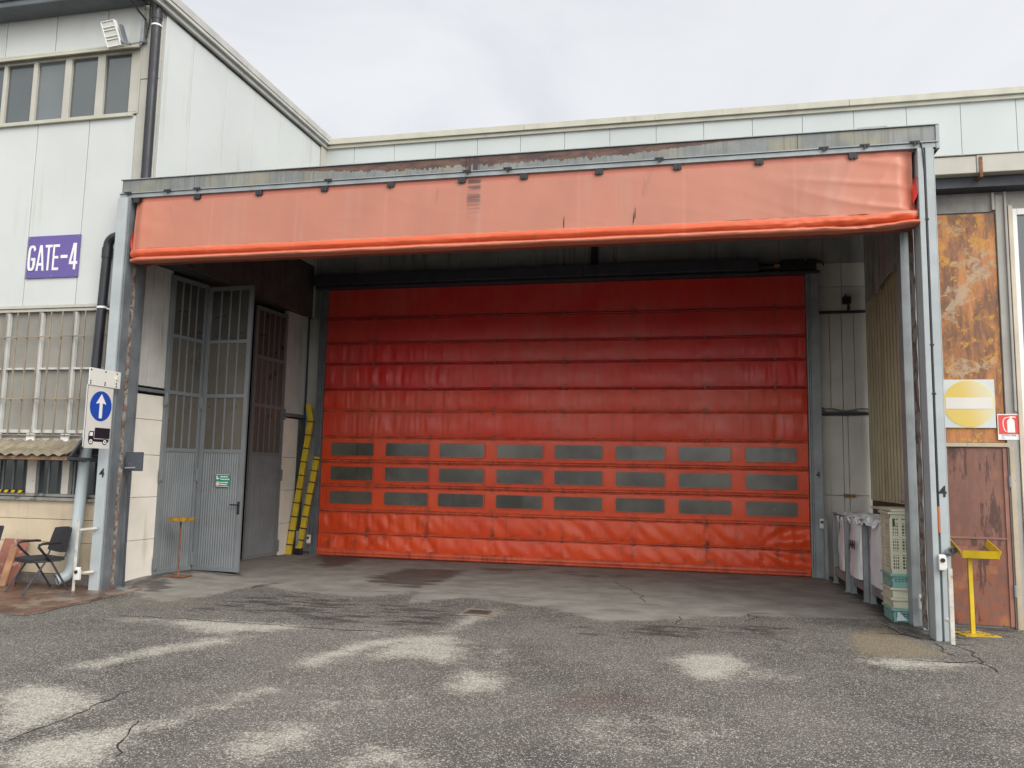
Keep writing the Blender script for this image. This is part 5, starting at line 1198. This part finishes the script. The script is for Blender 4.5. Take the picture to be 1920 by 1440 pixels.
stillage(11.15,12.30,2.56,'grey steel post pallet right behind the stacked plastic crates')
bigbag(13.42,13.95,2.43,3.02,.295,1.10,'white bulk bag slumped in the post pallet nearest the orange door', 1.3, slump=.05)
bigbag(12.44,13.22,2.45,3.08,.295,1.13,'white bulk bag printed JAN in the middle post pallet', 4.1, 'JAN')
bigbag(11.24,12.2,2.52,3.12,.295,1.16,'white bulk bag in the post pallet behind the plastic crates', 7.7)
# loose film draped over the top rails
mb = MB(); mb.grid(lambda u, v: Vector((2.47+.42*v+.06*(u-12)*-.05, u, 1.20+.05*mnoise.noise(Vector((u*4, v*4, 2)))+.03*mnoise.noise(Vector((u*11, v*9, 5)))-.10*sstep(.25,0,v)*(1+mnoise.noise(Vector((u*5,0,1)))))), np.linspace(11.6, 14.0, 70), np.linspace(0, 1, 18))
fm = mb.build('plastic_sheet', m_bag, None, smooth=True); tag(fm, 'crumpled white plastic sheet draped over the row of bulk bags', 'plastic sheet')
mb = MB(); n = 26
def blob(a, b2): 
    d = Vector((math.cos(a)*math.cos(b2), math.sin(a)*math.cos(b2), math.sin(b2))); r = 1+.3*mnoise.noise(d*2.5)+.16*mnoise.noise(d*7)
    return Vector((2.98+.17*d.x*r, 11.4+.24*d.y*r, 1.50+.13*d.z*r))
mb.grid(blob, np.linspace(0, 2*math.pi, 30), np.linspace(-1.57, 1.57, 18))
bl = mb.build('bundle', M('dirty_brown_wrap', (.34,.29,.24), .6, var=.3, scale=9, spots=((.14,.09,.06), .55, .7, 12), bump=.5, bscale=20), None, smooth=True); tag(bl, 'crumpled brownish wrapped bundle lying on top of the bulk bags', 'bundle')
mb = MB(); mb.box(2.52,3.14,10.80,11.9,1.347,1.375); pl_ = mb.build('plywood_sheet', m_cream, None, bevel=.004); tag(pl_, 'thin pale panel lying across the tall crate and bags', 'panel')

# ------------------------------------------------------------------ plastic crates
def crate(cx, cy, z0, w, d, h, mt_, label, rows, group='stacked plastic crates'):
    t_ = thing('plastic_crate', label, 'crate', (cx,cy,z0), group)
    x0, x1, y0, y1 = cx-w/2, cx+w/2, cy-d/2, cy+d/2; z1 = z0+h
    mb = MB()
    mb.box(x0, x1, y0, y1, z0, z0+.012)
    mb.build('bottom', mt_, t_, bevel=.003)
    mb = MB(); mb.box(x0+.03, x1-.03, y0+.03, y1-.03, z0+.014, z1-.05); mb.build('shade_filler', m_fill, t_)  # block added so the mesh holes look dark inside
    mb = MB(); e = .02
    for (ax, ay, bx2, by2) in ((x0-e,y0-e,x1+e,y0),(x0-e,y1,x1+e,y1+e),(x0-e,y0,x0,y1),(x1,y0,x1+e,y1)): mb.box(ax, bx2, ay, by2, z1-.03, z1)
    mb.build('rim', mt_, t_, bevel=.004)
    def wall(p0, p1, zz0, zz1, holes):
        mbx = MB(); p0, p1 = Vector(p0), Vector(p1); L_ = (p1-p0).length; u = (p1-p0)/L_; nrm = Vector((u.y,-u.x,0)); F = Fr((p0.x,p0.y),(p1.x,p1.y),(nrm.x,nrm.y)); th = .006
        F.box(mbx, 0, L_, -th, 0, zz0, zz0+holes[0]); F.box(mbx, 0, L_, -th, 0, zz1-holes[1], zz1)
        segs = [(0,.03)]+([(L_*.36,L_*.36+.045)] if L_ > .25 else [])+[(L_-.03,L_)]
        for a, b2 in segs: F.box(mbx, a, b2, -th, .002, zz0+holes[0], zz1-holes[1])
        for (a, b2), (a2_, b22) in zip(segs, segs[1:]):
            nn = max(3, int((a2_-b2)/.036))
            for k in range(1, nn): xx = b2+(a2_-b2)*k/nn; F.box(mbx, xx-.0055, xx+.0055, -th+.001, -.001, zz0+holes[0], zz1-holes[1])
        hz = holes[2]
        for k in range(1, hz): zc_ = zz0+holes[0]+(zz1-zz0-holes[0]-holes[1])*k/hz; F.box(mbx, .03, L_-.03, -th+.0015, -.0005, zc_-(.007 if k % 5 else .022), zc_+(.007 if k % 5 else .022))
        mbx.build('side_wall', mt_, t_)
    for p0, p1 in (((x0,y0),(x1,y0)),((x1,y0),(x1,y1)),((x1,y1),(x0,y1)),((x0,y1),(x0,y0))): wall((*p0,0), (*p1,0), z0+.012, z1-.03, rows)
    return t_
cxx, cyy, cw, cd = 2.635, 11.03, .25, .48
crate(cxx, cyy, .0, cw, cd, .165, m_teal, 'teal plastic crate at the bottom of the stack', (.05,.03,2))
crate(cxx-.005, cyy, .166, cw, cd, .125, m_cream, 'cream shallow crate directly above the bottom teal crate', (.05,.02,2))
crate(cxx-.008, cyy, .292, cw, cd, .125, m_cream, 'cream shallow crate directly below the upper teal crate', (.05,.02,2))
crate(cxx-.005, cyy, .418, cw, cd, .165, m_teal, 'teal plastic crate carrying the tall cream crate', (.06,.03,2))
tc_ = crate(cxx-.005, cyy, .584, cw+.01, cd+.01, .76, m_cream, 'tall cream mesh crate on top of the stack', (.05,.05,16))
mb = MB(); mb.box(2.53,2.555,10.772,10.783,1.17,1.26); o = mb.build('latch', m_motor, tc_, bevel=.003)
mb = MB(); mb.prism([(2.54,10.765,.02),(2.66,10.76,.03),(2.57,10.768,.13),(2.55,10.768,.12)], (0,-.004,0)); lb = mb.build('paper_scrap', M('white_paper', (.55,.66,.7), .6, bump=.3), None); tag(lb, 'torn pale paper scrap stuck on the bottom teal crate', 'paper')

# ------------------------------------------------------------------ drain cover
dc = thing('drain_cover', 'small square concrete drain cover with rusty slot in the asphalt', 'drain', G(902,1150))
q = G(902,1150)
mb = MB(); mb.box(q.x-.24,q.x+.24,q.y-.22,q.y+.24,.002,.012); mb.build('surround', M('pale_concrete', (.19,.165,.14), .85, var=.25, scale=9, bump=.4), dc, bevel=.004)
mb = MB(); mb.box(q.x-.19,q.x+.12,q.y-.14,q.y+.12,.0122,.018); mb.build('grate', M('rust_brown_cast_iron', (.10,.062,.045), .8, var=.3, scale=10, bump=.4), dc, bevel=.003)
mb = MB()
for k in range(5): mb.box(q.x-.16,q.x+.09,q.y-.115+k*.05,q.y-.10+k*.05,.0182,.0195)
mb.build('slot', m_blk, dc)
# yellow and black hazard tape lying on the sill
mb = MB(); x_ = -10.6
k = 0
while x_ < -9.58:
    mb.mat(k % 2); mb.prism([(x_,9.945,1.305),(x_+.06,9.945,1.305),(x_+.085,9.945,1.345),(x_+.025,9.945,1.345)], (0,.012,0)); x_ += .06; k += 1
hz = mb.build('hazard_tape', [m_yellow, m_blk], None); tag(hz, 'strip of yellow and black hazard tape on the low window sill', 'tape')
print('objects', len(bpy.data.objects))
